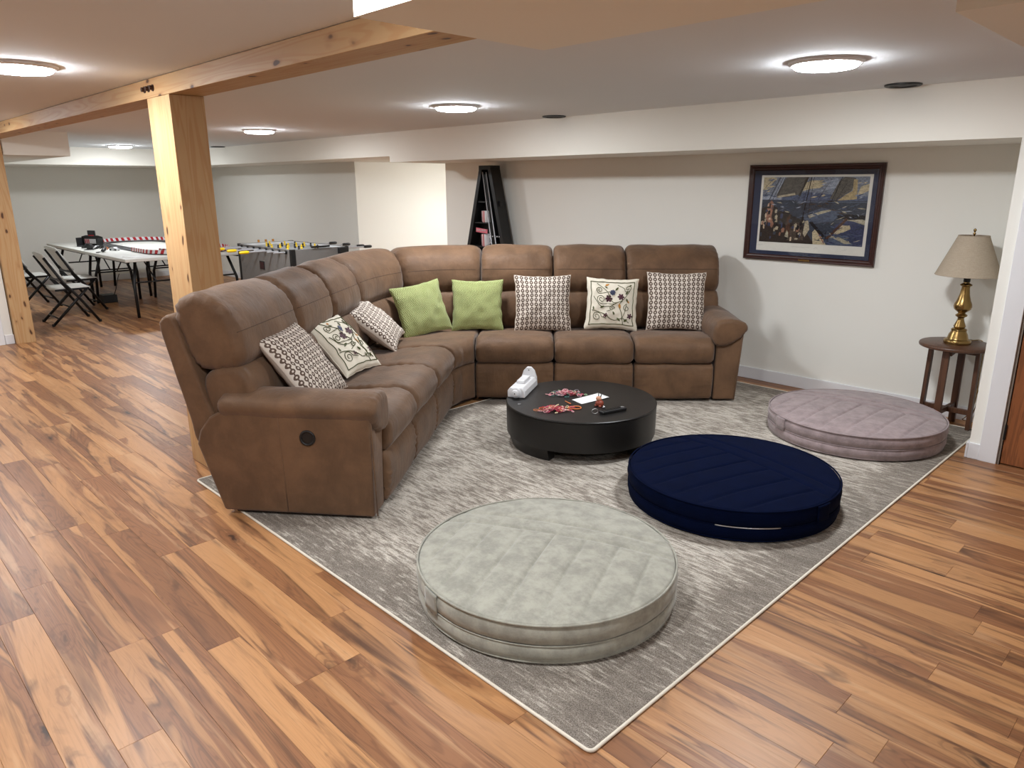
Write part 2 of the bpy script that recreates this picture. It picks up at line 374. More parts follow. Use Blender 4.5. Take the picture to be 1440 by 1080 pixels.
ce = struct('ceiling', MB().box(XL-.3, XR+.3, Y0-.3, 8.5, ZC, ZC+.15), M_ceil)
for b in ((-6.83, -1.02, YF, YB, 1.83), (XL, -6.83, YF, YB, 1.893), (XL, -12.4, 1.71, YF, 1.893), (XL, -9.0, 1.70, 2.30, 1.90), (-1.6, XR, 1.05, 1.70, 1.98), (-.73, XR, 2.46, YF, 2.06), (-8.75, -6.84, YB, 8.2, 1.893)):
    part('bulkhead', MB().box(b[0], b[1], b[2], b[3], b[4], ZC), M_bulk, ce)
struct('wall_back', MB().box(-6.84, -.85, YB, YB+.15, 0, ZC), M_wall)
struct('wall_alcove', MB().box(XL, -8.75, YB, YB+.15, 0, ZC), M_wall)
struct('wall_hall_left', MB().box(-8.9, -8.75, YB+.15, 8.2, 0, ZC), M_wall)
struct('wall_hall_right', MB().box(-6.84, -6.69, YB+.15, 8.2, 0, ZC), M_wall)
struct('wall_hall_end', MB().box(-8.9, -6.69, 8.2, 8.35, 0, ZC), M_wall)
struct('wall_left', MB().box(XL-.15, XL, 1.3, YB+.15, 0, ZC), M_wall)
struct('wall_leak_block', MB().box(XL, -9.02, 1.36, 1.50, 0, ZC), M_wall)  # added wall, out of view, closes the open side against light leaking in
struct('wall_side', MB().box(-9.17, -9.02, Y0, 1.36, 0, ZC), M_wall)
struct('wall_front', MB().box(-9.2, XR, Y0-.15, Y0, 0, ZC), M_wall)
struct('wall_right', MB().box(XR, XR+.15, Y0-.15, YF+.15, 0, ZC), M_wall)
DX0, DX1, DZ = -.855, -.02, 1.95
mb = MB(); mb.box(-1.02, DX0, YF, YF+.12, 0, ZC); mb.box(DX1, XR, YF, YF+.12, 0, ZC); mb.box(DX0, DX1, YF, YF+.12, DZ, ZC)
struct('wall_door', mb, M_wall)
struct('wall_niche', MB().box(-1.02, -.90, YF+.12, YB, 0, 1.9), M_wall)
# baseboards
def bb(name, x0, x1, y0, y1):
    h = .098; mb = MB(); mb.box(x0, x1, y0, y1, 0, h); return struct(name, mb, M_trim, bev=.004)
bb('baseboard_back', -6.84, -1.02, YB-.014, YB); bb('baseboard_alcove', XL, -8.75, YB-.014, YB); bb('baseboard_left', XL, XL+.014, 1.52, YB-.014)
bb('baseboard_niche', -1.034, -1.02, YF-.014, YB-.014); bb('baseboard_door', -1.02, -.96, YF-.014, YF); bb('baseboard_side', -9.02, -9.006, 1.425, 1.505); bb('baseboard_hall', -8.75, -8.736, YB, 8.2)
# mahogany door in the right wall, white casing round it
mb = MB(); 
struct('trim_1', MB().box(-.962, -.868, YF-.018, YF, 0, DZ+.005), M_trim, bev=.003)
struct('trim_2', MB().box(DX1+.013, DX1+.107, YF-.018, YF, 0, DZ+.005), M_trim, bev=.003)
struct('trim_3', MB().box(-.962, DX1+.107, YF-.018, YF, DZ+.006, DZ+.10), M_trim, bev=.003)
M_jamb = plain('jamb_grey', (120, 108, 98), .6)  # dark grey-brown of the jamb strips
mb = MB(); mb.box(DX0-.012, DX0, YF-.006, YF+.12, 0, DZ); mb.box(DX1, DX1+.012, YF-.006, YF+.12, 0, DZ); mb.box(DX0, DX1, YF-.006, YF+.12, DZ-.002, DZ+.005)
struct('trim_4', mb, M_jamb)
d = struct('door_1', MB().box(DX0+.003, DX1-.003, YF+.004, YF+.042, .008, DZ-.005), M_door, bev=.002)
for z in (.2, .98, 1.75):
    part('hinge', MB().tube([(DX0+.003, YF-.002, z-.045), (DX0+.003, YF-.002, z+.045)], .007, 10), M_blackm, d)
kn = MB(); kn.tube([(DX1-.07, YF+.004, .95), (DX1-.07, YF-.045, .95)], .012, 12); kn.tube([(DX1-.07, YF-.03, .95), (DX1-.07, YF-.04, .95), (DX1-.07, YF-.06, .95), (DX1-.07, YF-.068, .95)], [.016, .027, .025, .008], 16)
part('door_knob', kn, M_blackm, d, 60)
# white door in the side wall
struct('trim_5', MB().box(-9.02, -9.002, 1.33, 1.42, 0, 1.98), M_trim, bev=.003)
d2 = struct('door_2', MB().box(-9.02, -9.008, .50, 1.325, .008, 1.93), M_trim, bev=.002)
for (a, b, c, e) in ((.58, .88, .2, .95), (.94, 1.24, .2, .95), (.58, .88, 1.08, 1.82), (.94, 1.24, 1.08, 1.82)): part('panel', MB().box(-9.009, -9.003, a, b, c, e), M_trim, d2, bev=.002)
struct('trim_6', MB().box(-9.02, -9.002, .40, .495, 0, 1.98), M_trim, bev=.003); struct('trim_7', MB().box(-9.02, -9.002, .40, 1.42, 1.981, 2.07), M_trim, bev=.003)

# timber beam and posts
YA, YBm = 1.51, 1.687
bm_ = thing('timber_beam', 'long exposed pine beam running under the ceiling across the room', 'beam', (-5.3, (YA+YBm)/2, 2.045))
part('timber', MB().box(-3.7, 3.7, -.0885, .0885, 0, .093), M_pinex, bm_, bev=.002)
for x in (-4.335, -4.275, -4.215):
    b = MB(); b.disc((x+5.3, -.0885, .045), (0, -1, 0), .017, .004, 16); b.tube([(x+5.3, -.092, .045), (x+5.3, -.107, .045)], .0125, 6); part('bolt', b, M_bolt, bm_)
p = tag(part('timber_post', MB().box(-.155, .155, -.0885, .0885, 0, 2.044), M_pinez, None, bev=.002, loc=(-4.165, 1.5985, 0)), 'wide pine post standing behind the brown sofa, bolted to the beam', 'post')
p = tag(part('timber_post', MB().box(-.12, .12, -.0885, .0885, 0, 2.044), M_pinez, None, bev=.002, loc=(-8.881-.2, 1.5985, 0)), 'pine post at the far left beside the white door', 'post')

# ceiling lights and speakers
def ceiling_light(x, y, label, z=ZC):
    t = thing('ceiling_light', label, 'ceiling light', (x, y, z), 0, 'round flush ceiling lights')
    part('trim_ring', MB().lathe([(.0, -.0005), (.165, -.0005), (.165, -.010), (.158, -.016), (.146, -.018), (.142, -.012), (0, -.012)], 48), M_white, t, 40)
    part('diffuser', MB().lathe([(0, -.036), (.06, -.0355), (.11, -.034), (.130, -.031), (.139, -.026), (.141, -.020), (.141, -.0125)], 48), M_lamp, t, 60)
for x, y, l in ((-1.577, 3.58, 'lit round ceiling light nearest the ship picture wall on the right'), (-4.244, 3.60, 'lit round ceiling light above the middle of the sofa'), (-7.40, 3.645, 'lit round ceiling light over the foosball table, seen beside the pine post'),
                (-11.5, 3.58, 'small lit round ceiling light over the white tables, farthest away'), (-4.20, .912, 'lit round ceiling light at the left edge, on the near side of the beam'),
                (-1.62, .74, 'lit round ceiling light just beside the white end of the overhead box'), (1.25, .74, 'round ceiling light behind the camera by the right wall'), (-7.4, .85, 'round ceiling light near the far white door, out of view'),
                (-4.2, -1.9, 'round ceiling light in the front left part of the room')):
    ceiling_light(x, y, l)
ceiling_light(-7.2, 7.15, 'round ceiling light inside the bright passage behind the sofa', 1.893)
for x, l in ((-1.62, 'round black ceiling speaker nearest the right edge'), (-4.32, 'round black ceiling speaker above the sofa near the wall bulkhead'), (-10.93, 'small round black ceiling speaker just right of the pine post')):
    t = thing('ceiling_speaker', l, 'speaker', (x, 4.725, ZC), 0, 'black ceiling speakers')
    part('rim', MB().lathe([(0, -.001), (.098, -.001), (.098, -.008), (.09, -.012), (.075, -.010), (.07, -.004), (0, -.004)], 36), M_blackp, t, 40)
    part('grille', MB().lathe([(0, -.006), (.05, -.006), (.066, -.0045)], 30), plain('speaker_grille', (40, 42, 44), .6), t, 40); part('cone', MB().lathe([(0, -.010), (.022, -.009), (.03, -.0055)], 20), M_blackp, t, 40)

# ------------------------------------------------------------------ rug
RX0, RX1, RY0, RY1 = -3.946, -1.095, 1.385, 5.41
hx, hy = (RX1-RX0)/2, (RY1-RY0)/2
rg = thing('area_rug', 'large grey and cream streaked area rug under sofa and poufs', 'rug', ((RX0+RX1)/2, (RY0+RY1)/2, 0))
part('pile', MB().box(-hx+.004, hx-.004, -hy+.004, hy-.004, .0005, .010), M_rug, rg, bev=.003)
e = .006; pts = []
for (sx, sy, a0) in ((1, 1, 0), (-1, 1, 90), (-1, -1, 180), (1, -1, 270)):
    for k in range(5):
        a = math.radians(a0+k*22.5); pts.append((sx*(hx-.02)+.02*math.cos(a), sy*(hy-.02)+.02*math.sin(a), e))
dense = []
for i in range(len(pts)):
    a, b = Vector(pts[i]), Vector(pts[(i+1) % len(pts)]); n = max(1, int((b-a).length/.25))
    dense += [a.lerp(b, k/n) for k in range(n)]
part('binding', MB().tube(dense, .0058, 8, closed=True), M_bind, rg, 180)

# ------------------------------------------------------------------ sectional sofa (built in a frame turned with the sofa)
UO = (-.4, 5.2)
def uvw(u, v): return (u*math.cos(YAW)-v*math.sin(YAW), u*math.sin(YAW)+v*math.cos(YAW))
sofa = thing('sectional_sofa', 'large brown suede L-shaped reclining sectional sofa with rounded corner', 'sofa', (*uvw(*UO), .0105), YAW)
def V2(u, v): return Vector((u-UO[0], v-UO[1]))
FL0 = V2(-.675, 3.26); dL = Vector((.124, .992)).normalized(); bL = Vector((-dL.y, dL.x))
FR0 = V2(-.277, 5.318); dR = Vector((.9994, -.035)).normalized(); bR = Vector((-dR.y, dR.x))
def FLp(s): return FL0+dL*s
def FRp(s): return FR0+dR*s
SEAT = [(-.03, .315), (-.05, .375), (-.03, .445), (.05, .482), (.2, .478), (.4, .458), (.6, .435), (.70, .40), (.64, .33), (.3, .30), (.03, .296)]
FOOT = [(-.012, .035), (-.032, .12), (-.036, .21), (-.022, .275), (.02, .292), (.07, .28), (.08, .15), (.07, .035), (.03, .022)]
LUMB = [(.60, .46), (.565, .54), (.575, .64), (.605, .715), (.66, .752), (.76, .74), (.83, .68), (.82, .52), (.77, .44), (.68, .43)]
HEAD = [(.72, .735), (.65, .745), (.612, .80), (.617, .89), (.66, 1.0), (.73, 1.062), (.81, 1.092), (.885, 1.082), (.935, 1.04), (.935, .94), (.89, .80), (.83, .735)]
SHELL = [(.72, .30), (.87, .36), (.905, .50), (.95, .70), (1.0, .93), (.985, .985), (.93, .985), (.87, .80), (.79, .55), (.70, .36)]
M_stitch = plain('brown_thread', (66, 46, 34), .8)
def stitch(mb, o, z, Mn=60):      # sewn seam across the front of a head cushion
    K = (len(mb.v)-2)//Mn; k = min((i for i in range(Mn)), key=lambda i: abs(mb.v[(K//2)*Mn+i][2]-z)+(9 if i > Mn//2 else 0))
    part('stitch_seam', MB().tube([mb.v[i*Mn+k] for i in range(3, K-3)], .0016, 5), M_stitch, o, 180)
sL = [.172, .715, 1.258, 1.80]; sR = [.0, .593, 1.187, 1.78]; sd_ = 0
for i in range(3):
    for (Fp, b, s) in ((FLp, bL, sL), (FRp, bR, sR)):
        sd_ += 1; fr = [(Fp(s[i]+.003), b), (Fp(s[i+1]-.003), b)]
        part('seat_cushion', loft(fr, SEAT, 24, .04, .008, .008, .014, sd_), M_sofa, sofa, 180)
        part('footrest_panel', loft(fr, FOOT, 20, .025, .004, .005, .012, sd_+20), M_sofa, sofa, 180)
        e0, e1 = s[i]+.003, s[i+1]-.003
        if Fp is FLp and i == 0: e0 = .02
        if Fp is FRp and i == 2: e1 = 1.935
        fb_ = [(Fp(e0), b), (Fp(e1), b)]
        part('lumbar_cushion', loft(fb_, LUMB, 16, .04, .006, .005, .006, sd_+40), M_sofa, sofa, 180)
        hm = loft(fb_, HEAD, 24, .05, .010, .009, .014, sd_+60)
        stitch(hm, part('head_cushion', hm, M_sofa, sofa, 180), .925)
mdir = Vector((-.62, .785)).normalized(); Bm = V2(-.97, 5.93); Om = Bm-mdir*.82
A0 = (FLp(1.803), bL, 1.0); A1 = (FRp(-.003), bR, 1.0); Cm = (A0[0]+A1[0])/2+Vector((-.02, .02))
part('corner_seat_cushion', loft([A0, (Cm, mdir, 1.22), A1], SEAT, 26, .035, .006, .006, .006, 91), M_sofa, sofa, 180)
part('corner_front_panel', loft([A0, (Cm, mdir, 1.0), A1], FOOT, 14, .02, .003, .003, .003, 92), M_sofa, sofa, 180)
for fr, q in (([A0, (Om, mdir, 1.0)], 93), ([(Om, mdir, 1.0), A1], 94)):
    part('corner_lumbar_cushion', loft(fr, LUMB, 22, .04, .006, .005, .005, q), M_sofa, sofa, 180)
    hm = loft(fr, HEAD, 26, .055, .010, .007, .008, q+4); stitch(hm, part('corner_head_cushion', hm, M_sofa, sofa, 180), .925)
    part('corner_back_shell', loft(fr, SHELL, 14, .02, 0, .002, 0, q+8), M_sofa, sofa, 180)
part('back_shell', loft([(FLp(.0), bL), (FLp(1.80), bL)], SHELL, 16, .016, 0, .002, 0, 80), M_sofa, sofa, 180)
part('back_shell', loft([(FRp(0), bR), (FRp(1.92), bR)], SHELL, 16, .016, 0, .002, 0, 81), M_sofa, sofa, 180)
# dark frame under the seats
def slab(P, z0, z1):
    mb = MB(); return mb.prism([tuple(p) for p in P], 2, z0, z1)
part('base_frame', slab([FLp(.02)+bL*.05, FLp(1.78)+bL*.05, FLp(1.78)+bL*.72, FLp(.02)+bL*.72], .004, .285), M_sofad, sofa)
part('base_frame', slab([FRp(.02)+bR*.05, FRp(1.9)+bR*.05, FRp(1.9)+bR*.72, FRp(.02)+bR*.72], .004, .285), M_sofad, sofa)
part('base_frame', slab([FLp(1.8)+bL*.05, FLp(1.8)+bL*.7, Om+mdir*.78, FRp(0)+bR*.7, FRp(0)+bR*.05], .004, .285), M_sofad, sofa)
# armrests: slab with a tapering outer face, rolled pad on top
ARM = [(0.0, .016), (.775, .016), (.868, .37), (.845, .44), (.79, .51), (.72, .55), (.0, .565), (-.012, .54)]
PAD = [(-.035, .535), (-.048, .565), (-.03, .60), (.03, .625), (.10, .632), (.165, .615), (.195, .56), (.195, .48), (.16, .43), (.08, .44), (.0, .49)]
for (o, din, b, sgn) in ((FLp(0), dL, bL, 1), (FRp(1.955), -dR, bR, -1)):
    root = None; n = len(ARM); vs = []
    for wv, tp in ((0, .032), (.165, 0)):
        for d_, z in ARM: q = o+b*d_+din*(wv-tp*z/.56); vs.append((q.x, q.y, z))
    root = part('armrest', MB().add(vs, [list(range(n)), list(range(n, 2*n))[::-1]]+[(i, (i+1) % n, n+(i+1) % n, n+i) for i in range(n)]), M_sofa, sofa, 30, bev=.012, seg=3)
    part('arm_pad', loft([(o-b*.045, din), (o+b*.74, din)], PAD, 18, .034, .002, .004, .006, 70+sgn), M_sofa, root, 180)
    # the pad's inner fold runs down the front of the arm
    q = o+din*.11
    # front edge seam welt
    ws = [(o+b*(-.013)+din*(.012-.032*z/.56)).to_3d()+Vector((0, 0, z)) for z in (.02, .2, .4, .53)]
    part('welt', MB().tube(ws, .004, 6), M_sofa, root, 180)
    for dd in (.44,):
        part('panel_seam', MB().tube([(o+b*dd-din*(.032*z/.56+.0005)).to_3d()+Vector((0, 0, z)) for z in (.03, .2, .4, .53)], .0022, 5), M_sofa, root, 180)
    if sgn == 1:
        c0 = (o+b*.30-din*(.032*.42/.56)).to_3d()+Vector((0, 0, .425)); nv = (-din).to_3d()
        part('recliner_ring', MB().tube([c0+nv*.002+(b.to_3d()*math.cos(a)+Vector((0, 0, math.sin(a))))*.034 for a in [2*PI*k/28 for k in range(28)]], .006, 8, closed=True), M_blackp, root, 180, label='black plastic release ring')
        part('recliner_button', MB().disc(c0-nv*.004, nv, .032, .006), M_blackp, root)

# ------------------------------------------------------------------ throw pillows
def pillow_fn(W, T, seed, pinch=.075):
    def f(a, b, s):
        x = W*a*(1-pinch*(1-b*b)); z = W*b*(1-pinch*(1-a*a)); k = max(0, (1-a*a)*(1-b*b))
        y = -s*(T*k**.40)
        wv = mnoise.noise((a*3+seed, b*3, s))*.015*min(1, k*3)+mnoise.noise((a*9+seed, b*9, s+3))*.004*min(1, k*5)
        return Vector((x+mnoise.noise((b*4+seed, a, 9))*.006, y-s*wv, z+mnoise.noise((a*4+seed, b, 5))*.006))
    return f
def pillow(kind, label, loc, yaw, lean, roll=0, W=.215, T=.075, seed=0, mat=None):
    t = thing('throw_pillow', label, 'pillow', (0, 0, 0), 0, 'throw pillows on the sofa')
    cw = Vector((*uvw(loc[0], loc[1]), loc[2]))
    t.matrix_world = Matrix.Translation(cw) @ Matrix.Rotation(YAW+yaw, 4, 'Z') @ Matrix.Rotation(-lean, 4, 'X') @ Matrix.Rotation(roll, 4, 'Y') @ Matrix.Translation((0, 0, 0))
    f = pillow_fn(W, T, seed); N = 30
    for s, nm, mm in ((1, 'front_panel', mat), (-1, 'back_panel', M_beige if kind != 'green' else M_green)):
        mb = MB(); vs = []; uv = []
        for j in range(N+1):
            for i in range(N+1):
                a = math.sin((i/N*2-1)*PI/2); b = math.sin((j/N*2-1)*PI/2); vs.append(f(a, b, s)); uv.append(((a+1)/2, (b+1)/2))
        mb.add(vs, [(j*(N+1)+i, j*(N+1)+i+1, (j+1)*(N+1)+i+1, (j+1)*(N+1)+i) for j in range(N) for i in range(N)]); mb.uv = uv
        part(nm, mb, mm, t, 180)
    e = []
    for k in range(96):
        q = k/24; s_ = int(q); r = (q-s_)*2-1; a, b = ((r, -1), (1, r), (-r, 1), (-1, -r))[s_]; e.append(f(a, b, 1))
    part('edge_piping', MB().tube(e, .0035, 6, closed=True), {'green': M_green, 'ring': M_beige, 'vine': M_cream}[kind], t, 180)
    if kind == 'vine':
        def on(a, b): return f(a, b, 1)+Vector((0, -.002, 0))
        def stroke(pts, r, m, nm):
            c = crom([Vector(p) for p in pts], max(12, len(pts)*6), closed=False); part(nm, MB().tube([on(p.x, p.y) for p in c], r, 6), m, t, 180)
        B = .86
        stroke([(-B, -B), (-B, -.3), (-B, .3), (-B, B)], .003, M_vine, 'border_stitch'); stroke([(B, -B), (B, 0), (B, B)], .003, M_vine, 'border_stitch'); stroke([(-B, B), (0, B), (B, B)], .003, M_vine, 'border_stitch'); stroke([(-B, -B), (0, -B), (B, -B)], .003, M_vine, 'border_stitch')
        def spiral(cx, cy, r, a0, turns, tail, sg=1):
            pts = [tail]; n = int(10*turns)
            for k in range(n+1):
                a = a0+sg*2*PI*turns*k/n; q = r*(1-.8*k/n); pts.append((cx+q*math.cos(a), cy+q*math.sin(a)))
            stroke(pts, .0022, M_vine, 'vine')
        spiral(-.58, -.55, .19, 0, 1.7, (-.2, -.65)); spiral(-.45, .15, .18, -PI/2, 1.7, (.1, -.05), -1); spiral(-.52, .52, .14, -PI/2, 1.5, (-.1, .45), -1); spiral(.62, .62, .16, PI, 1.5, (.2, .75)); spiral(.0, -.22, .1, 0, 1.4, (-.2, -.36)); spiral(.6, -.2, .14, PI/2, 1.3, (.45, -.62))
        stroke([(-.62, .8), (-.2, .45), (-.1, .2), (.1, -.0), (.45, .15), (.7, .5)], .0025, M_vine, 'vine'); stroke([(.45, -.85), (.42, -.5), (.3, -.1), (.42, .1)], .0025, M_vine, 'vine'); stroke([(-.8, -.3), (-.4, -.4), (.1, -.7), (.45, -.62), (.7, -.75)], .0025, M_vine, 'vine'); stroke([(-.75, .25), (-.5, -.1), (-.1, -.15), (.2, .0)], .0025, M_vine, 'vine')
        def petals(cx, cy, r, m, n=6, nm='flower'):
            mb = MB()
            for k in range(n):
                a = 2*PI*k/n; vs = []
                for j in range(8):
                    q = 2*PI*j/8; x = r*.62+r*.42*math.cos(q); y = r*.30*math.sin(q); vs.append(f(cx+x*math.cos(a)-y*math.sin(a), cy+x*math.sin(a)+y*math.cos(a), 1)+Vector((0, -.003, 0)))
                mb.add(vs, [list(range(8))])
            o_ = [f(cx+r*.28*math.cos(2*PI*j/10), cy+r*.28*math.sin(2*PI*j/10), 1)+Vector((0, -.0035, 0)) for j in range(10)]; mb.add(o_, [list(range(10))]); part(nm, mb, m, t, 180)
        petals(-.14, .16, .15, M_plum); petals(.36, .26, .14, M_plum); petals(.02, .42, .12, M_blue, 8); petals(-.24, -.52, .09, M_plum, 5); petals(.74, -.5, .11, M_plum, 5); petals(-.05, -.0, .0001, M_gold, 3)
        def leaf(cx, cy, a, L, m):
            vs = [f(cx+(x*math.cos(a)-y*math.sin(a)), cy+(x*math.sin(a)+y*math.cos(a)), 1)+Vector((0, -.003, 0)) for x, y in ((0, 0), (L*.3, L*.2), (L*.7, L*.16), (L, 0), (L*.7, -L*.16), (L*.3, -L*.2))]; part('leaf', MB().add(vs, [list(range(6))]), m, t, 180)
        for q in ((-.3, -.12, 3.6, .2, M_vine), (.3, -.02, 4.9, .24, M_gold), (.55, .35, 1.2, .2, M_vine), (.58, .2, 5, .18, M_vine), (.12, .5, 1, .2, M_vine), (-.3, .7, .5, .2, M_gold), (-.72, -.3, 1.8, .16, M_vine), (.12, -.5, 2, .18, M_vine), (.5, -.75, .7, .2, M_vine), (.36, -.75, 2.3, .2, M_vine), (.7, .0, 2.2, .14, M_gold), (-.2, .6, 2.6, .15, M_vine), (.75, .75, 3.6, .14, M_vine)): leaf(*q)
    return t
pillow('ring', 'brown ring-patterned pillow leaning by the near left armrest', (-1.10, 3.742, .678), math.radians(81), math.radians(37), math.radians(-2), .232, .07, 1, M_ring)
pillow('vine', 'cream embroidered pillow between two brown patterned pillows on the left side', (-1.045, 4.385, .645), math.radians(75), math.radians(44), math.radians(3.5), .212, .065, 2, M_cream)
pillow('ring', 'brown ring-patterned pillow slumped beside the green pillow in the corner', (-.98, 5.12, .65), math.radians(83), math.radians(50), math.radians(-10), .23, .07, 3, M_ring)
pillow('green', 'left one of two lime green pillows, tilted in the sofa corner', (-.70, 5.60, .665), math.radians(28), math.radians(22), math.radians(-8), .205, .065, 4, M_green)
pillow('green', 'right one of two lime green pillows, standing straight', (-.275, 5.78, .665), math.radians(0), math.radians(20), 0, .205, .065, 5, M_green)
pillow('ring', 'brown ring-patterned pillow next to the right green pillow', (.245, 5.73, .685), 0, math.radians(17), 0, .225, .07, 6, M_ringb)
pillow('vine', 'cream embroidered pillow with plum flowers between two brown patterned pillows on the right', (.792, 5.73, .678), math.radians(-5), math.radians(17), math.radians(2), .205, .065, 7, M_cream)
pillow('ring', 'brown ring-patterned pillow against the right armrest', (1.297, 5.71, .70), math.radians(-6), math.radians(16), 0, .23, .07, 8, M_ringb)

# ------------------------------------------------------------------ coffee table and what lies on it
TC = (-2.862, 3.412); TR, TH = .475, .277
ct = thing('coffee_table', 'low round black drum coffee table on the rug', 'table', (*TC, .0105))
tz = TH-.0105
part('table_top', MB().lathe([(0, tz-.012), (TR-.004, tz-.012), (TR, tz-.010), (TR+.001, tz-.004), (TR-.003, tz), (0, tz)], 96), M_black, ct, 40)
part('drum_wall', MB().lathe([(TR-.02, tz-.013), (TR-.001, tz-.013), (TR-.002, .12), (TR-.004, .074), (TR-.02, .072), (TR-.02, tz-.013)], 96), M_black, ct, 40)
for a in (-119, 1, 121):      # curved leg blocks continuing the drum
    a0 = math.radians(a); a1 = a0+math.radians(45)
    mb = MB(); n = 12; vs = []
    for k in range(n+1):
        q = a0+(a1-a0)*k/n
        vs += [(r*math.cos(q), r*math.sin(q), z) for r, z in ((TR-.10, .0), (TR-.030, .0), (TR-.005, .074), (TR-.10, .074))]
    fs = [(k*4+i, k*4+(i+1) % 4, (k+1)*4+(i+1) % 4, (k+1)*4+i) for k in range(n) for i in range(4)]+[(3, 2, 1, 0), (n*4, n*4+1, n*4+2, n*4+3)]
    part('leg', mb.add(vs, fs), M_black, ct, 30)
part('underside', MB().lathe([(0, .076), (TR-.03, .076), (TR-.03, .10), (0, .10)], 48), M_black, ct, 40)
TZ = .0105+tz+.0005
# white device with knob
def along(x, y): return (x, y, TZ)
dv = thing('plastic_device', 'white plastic device with round knob and upright rounded tab on coffee table', 'device', along(-3.255, 3.285), math.atan2(.36, -.20)-PI/2)
mb = MB(); L2 = .165
mb.prism([(-.058, 0), (.058, 0), (.058, .045), (.04, .068), (-.04, .068), (-.058, .045)], 1, -L2, L2-.02); part('body', mb, M_white, dv, 30, bev=.008, seg=3)
mb = MB(); mb.prism([(-.055, .0), (.055, .0), (.052, .06), (.036, .105), (.014, .128), (-.014, .128), (-.036, .105), (-.052, .06)], 1, L2-.019, L2+.006); part('tab', mb, M_white, dv, 30, bev=.004)
part('tab_hole', MB().disc((0, L2-.0185, .108), (0, -1, 0), .004, .001, 12), M_blackp, dv)
mb = MB(); mb.tube([(0, -L2+.001, .036), (0, -L2-.012, .036), (0, -L2-.016, .036)], [.034, .034, .030], 28); mb.tube([(0, -L2-.015, .036), (0, -L2-.03, .036), (0, -L2-.033, .036)], [.024, .022, .018], 24); kb = part('knob', mb, M_white, dv, 40)
part('knob_hole', MB().disc((0, -L2-.0325, .036), (0, -1, 0), .004, .001, 12), M_blackp, kb)
mb = MB(); mb.prism([(-.026, 0), (.026, 0), (.026, .02), (-.026, .02)], 1, -.06, .09); part('raised_lid', mb, M_white, dv, bev=.004, loc=(0, 0, .0675))
# sheet of paper
mb = MB(); vs = []
C4 = [(-2.893, 3.359), (-2.787, 3.330), (-2.752, 3.560), (-2.862, 3.585)]; cx = sum(p[0] for p in C4)/4; cy = sum(p[1] for p in C4)/4; N = 8; vs = []
for j in range(N+1):
    for i in range(N+1):
        a, b = i/N, j/N; x = (C4[0][0]*(1-a)+C4[1][0]*a)*(1-b)+(C4[3][0]*(1-a)+C4[2][0]*a)*b; y = (C4[0][1]*(1-a)+C4[1][1]*a)*(1-b)+(C4[3][1]*(1-a)+C4[2][1]*a)*b
        vs.append((x-cx, y-cy, .0015+.004*b*b))
fs = [(j*(N+1)+i, j*(N+1)+i+1, (j+1)*(N+1)+i+1, (j+1)*(N+1)+i) for j in range(N) for i in range(N)]
o = part('paper_slip', MB().add(vs, fs), M_paper, None, 180, loc=(cx, cy, TZ)); so = o.modifiers.new('thick', 'SOLIDIFY'); so.thickness = .0006; so.offset = 1
tag(o, 'white slip of paper lying on the black coffee table', 'paper')
# two heaps of coloured elastic loops
LC = [plain('loop_'+n, c, .5) for n, c in (('pink', (206, 84, 110)), ('crimson', (168, 30, 52)), ('blush', (228, 168, 172)), ('teal', (60, 110, 104)), ('mint', (170, 200, 160)), ('grey', (150, 140, 150)), ('orange', (214, 120, 60)), ('cream', (226, 210, 170)))]
def heap(c, sx, sy, ang, n, cols, label, sd):
    r = random.Random(sd); mb = MB()
    for k in range(n):
        x, y = r.gauss(0, sx), r.gauss(0, sy); R = r.uniform(.008, .02); tl = r.uniform(-.5, .5); ph = r.uniform(0, 2*PI); z0 = .004+r.random()*.02*math.exp(-(x/sx)**2*.4-(y/sy)**2*.4)+R*abs(math.sin(tl))*.8
        el = r.uniform(.5, 1)
        P = []
        for j in range(14):
            a = 2*PI*j/14; u, v = R*math.cos(a)*(1+.15*math.sin(3*a+ph)), R*el*math.sin(a); P.append((x+u*math.cos(ph)-v*math.cos(tl)*math.sin(ph), y+u*math.sin(ph)+v*math.cos(tl)*math.cos(ph), z0+v*math.sin(tl)))
        mb.tube(P, .0019, 5, r.choice(cols), closed=True)
    o = part('elastic_loop_heap', mb, LC, None, 180, loc=along(*c), rot=(0, 0, ang)); o['kind'] = 'stuff'; tag(o, label, 'craft loops'); return o
heap((-3.0, 3.425), .05, .028, .75, 75, [0, 1, 2, 5, 3, 4, 2, 5], 'heap of pink and teal elastic loops nearest the sofa on coffee table', 3)
heap((-2.825, 3.12), .052, .026, .8, 80, [0, 1, 2, 7, 7, 2, 1, 6, 0], 'heap of pink and cream elastic loops nearest the front rim of coffee table', 4)
P = [(.042*math.cos(a), .026*math.sin(a)+.006*math.sin(2*a), .004) for a in [2*PI*k/32 for k in range(32)]]
tag(part('elastic_bracelet', MB().tube(P, .0035, 8, closed=True), LC[6], None, 180, loc=along(-2.765, 3.235), rot=(0, 0, .9)), 'single orange elastic bracelet lying beside the front heap of loops', 'bracelet')
tag(part('crochet_hook', MB().tube([(-.035, 0, .004), (.02, 0, .004), (.03, .002, .005), (.036, 0, .006)], [.003, .003, .004, .002], 8), LC[6], None, 180, loc=along(-2.865, 3.29), rot=(0, 0, -.35)), 'short orange stick between the elastic heap and the paper', 'stick')
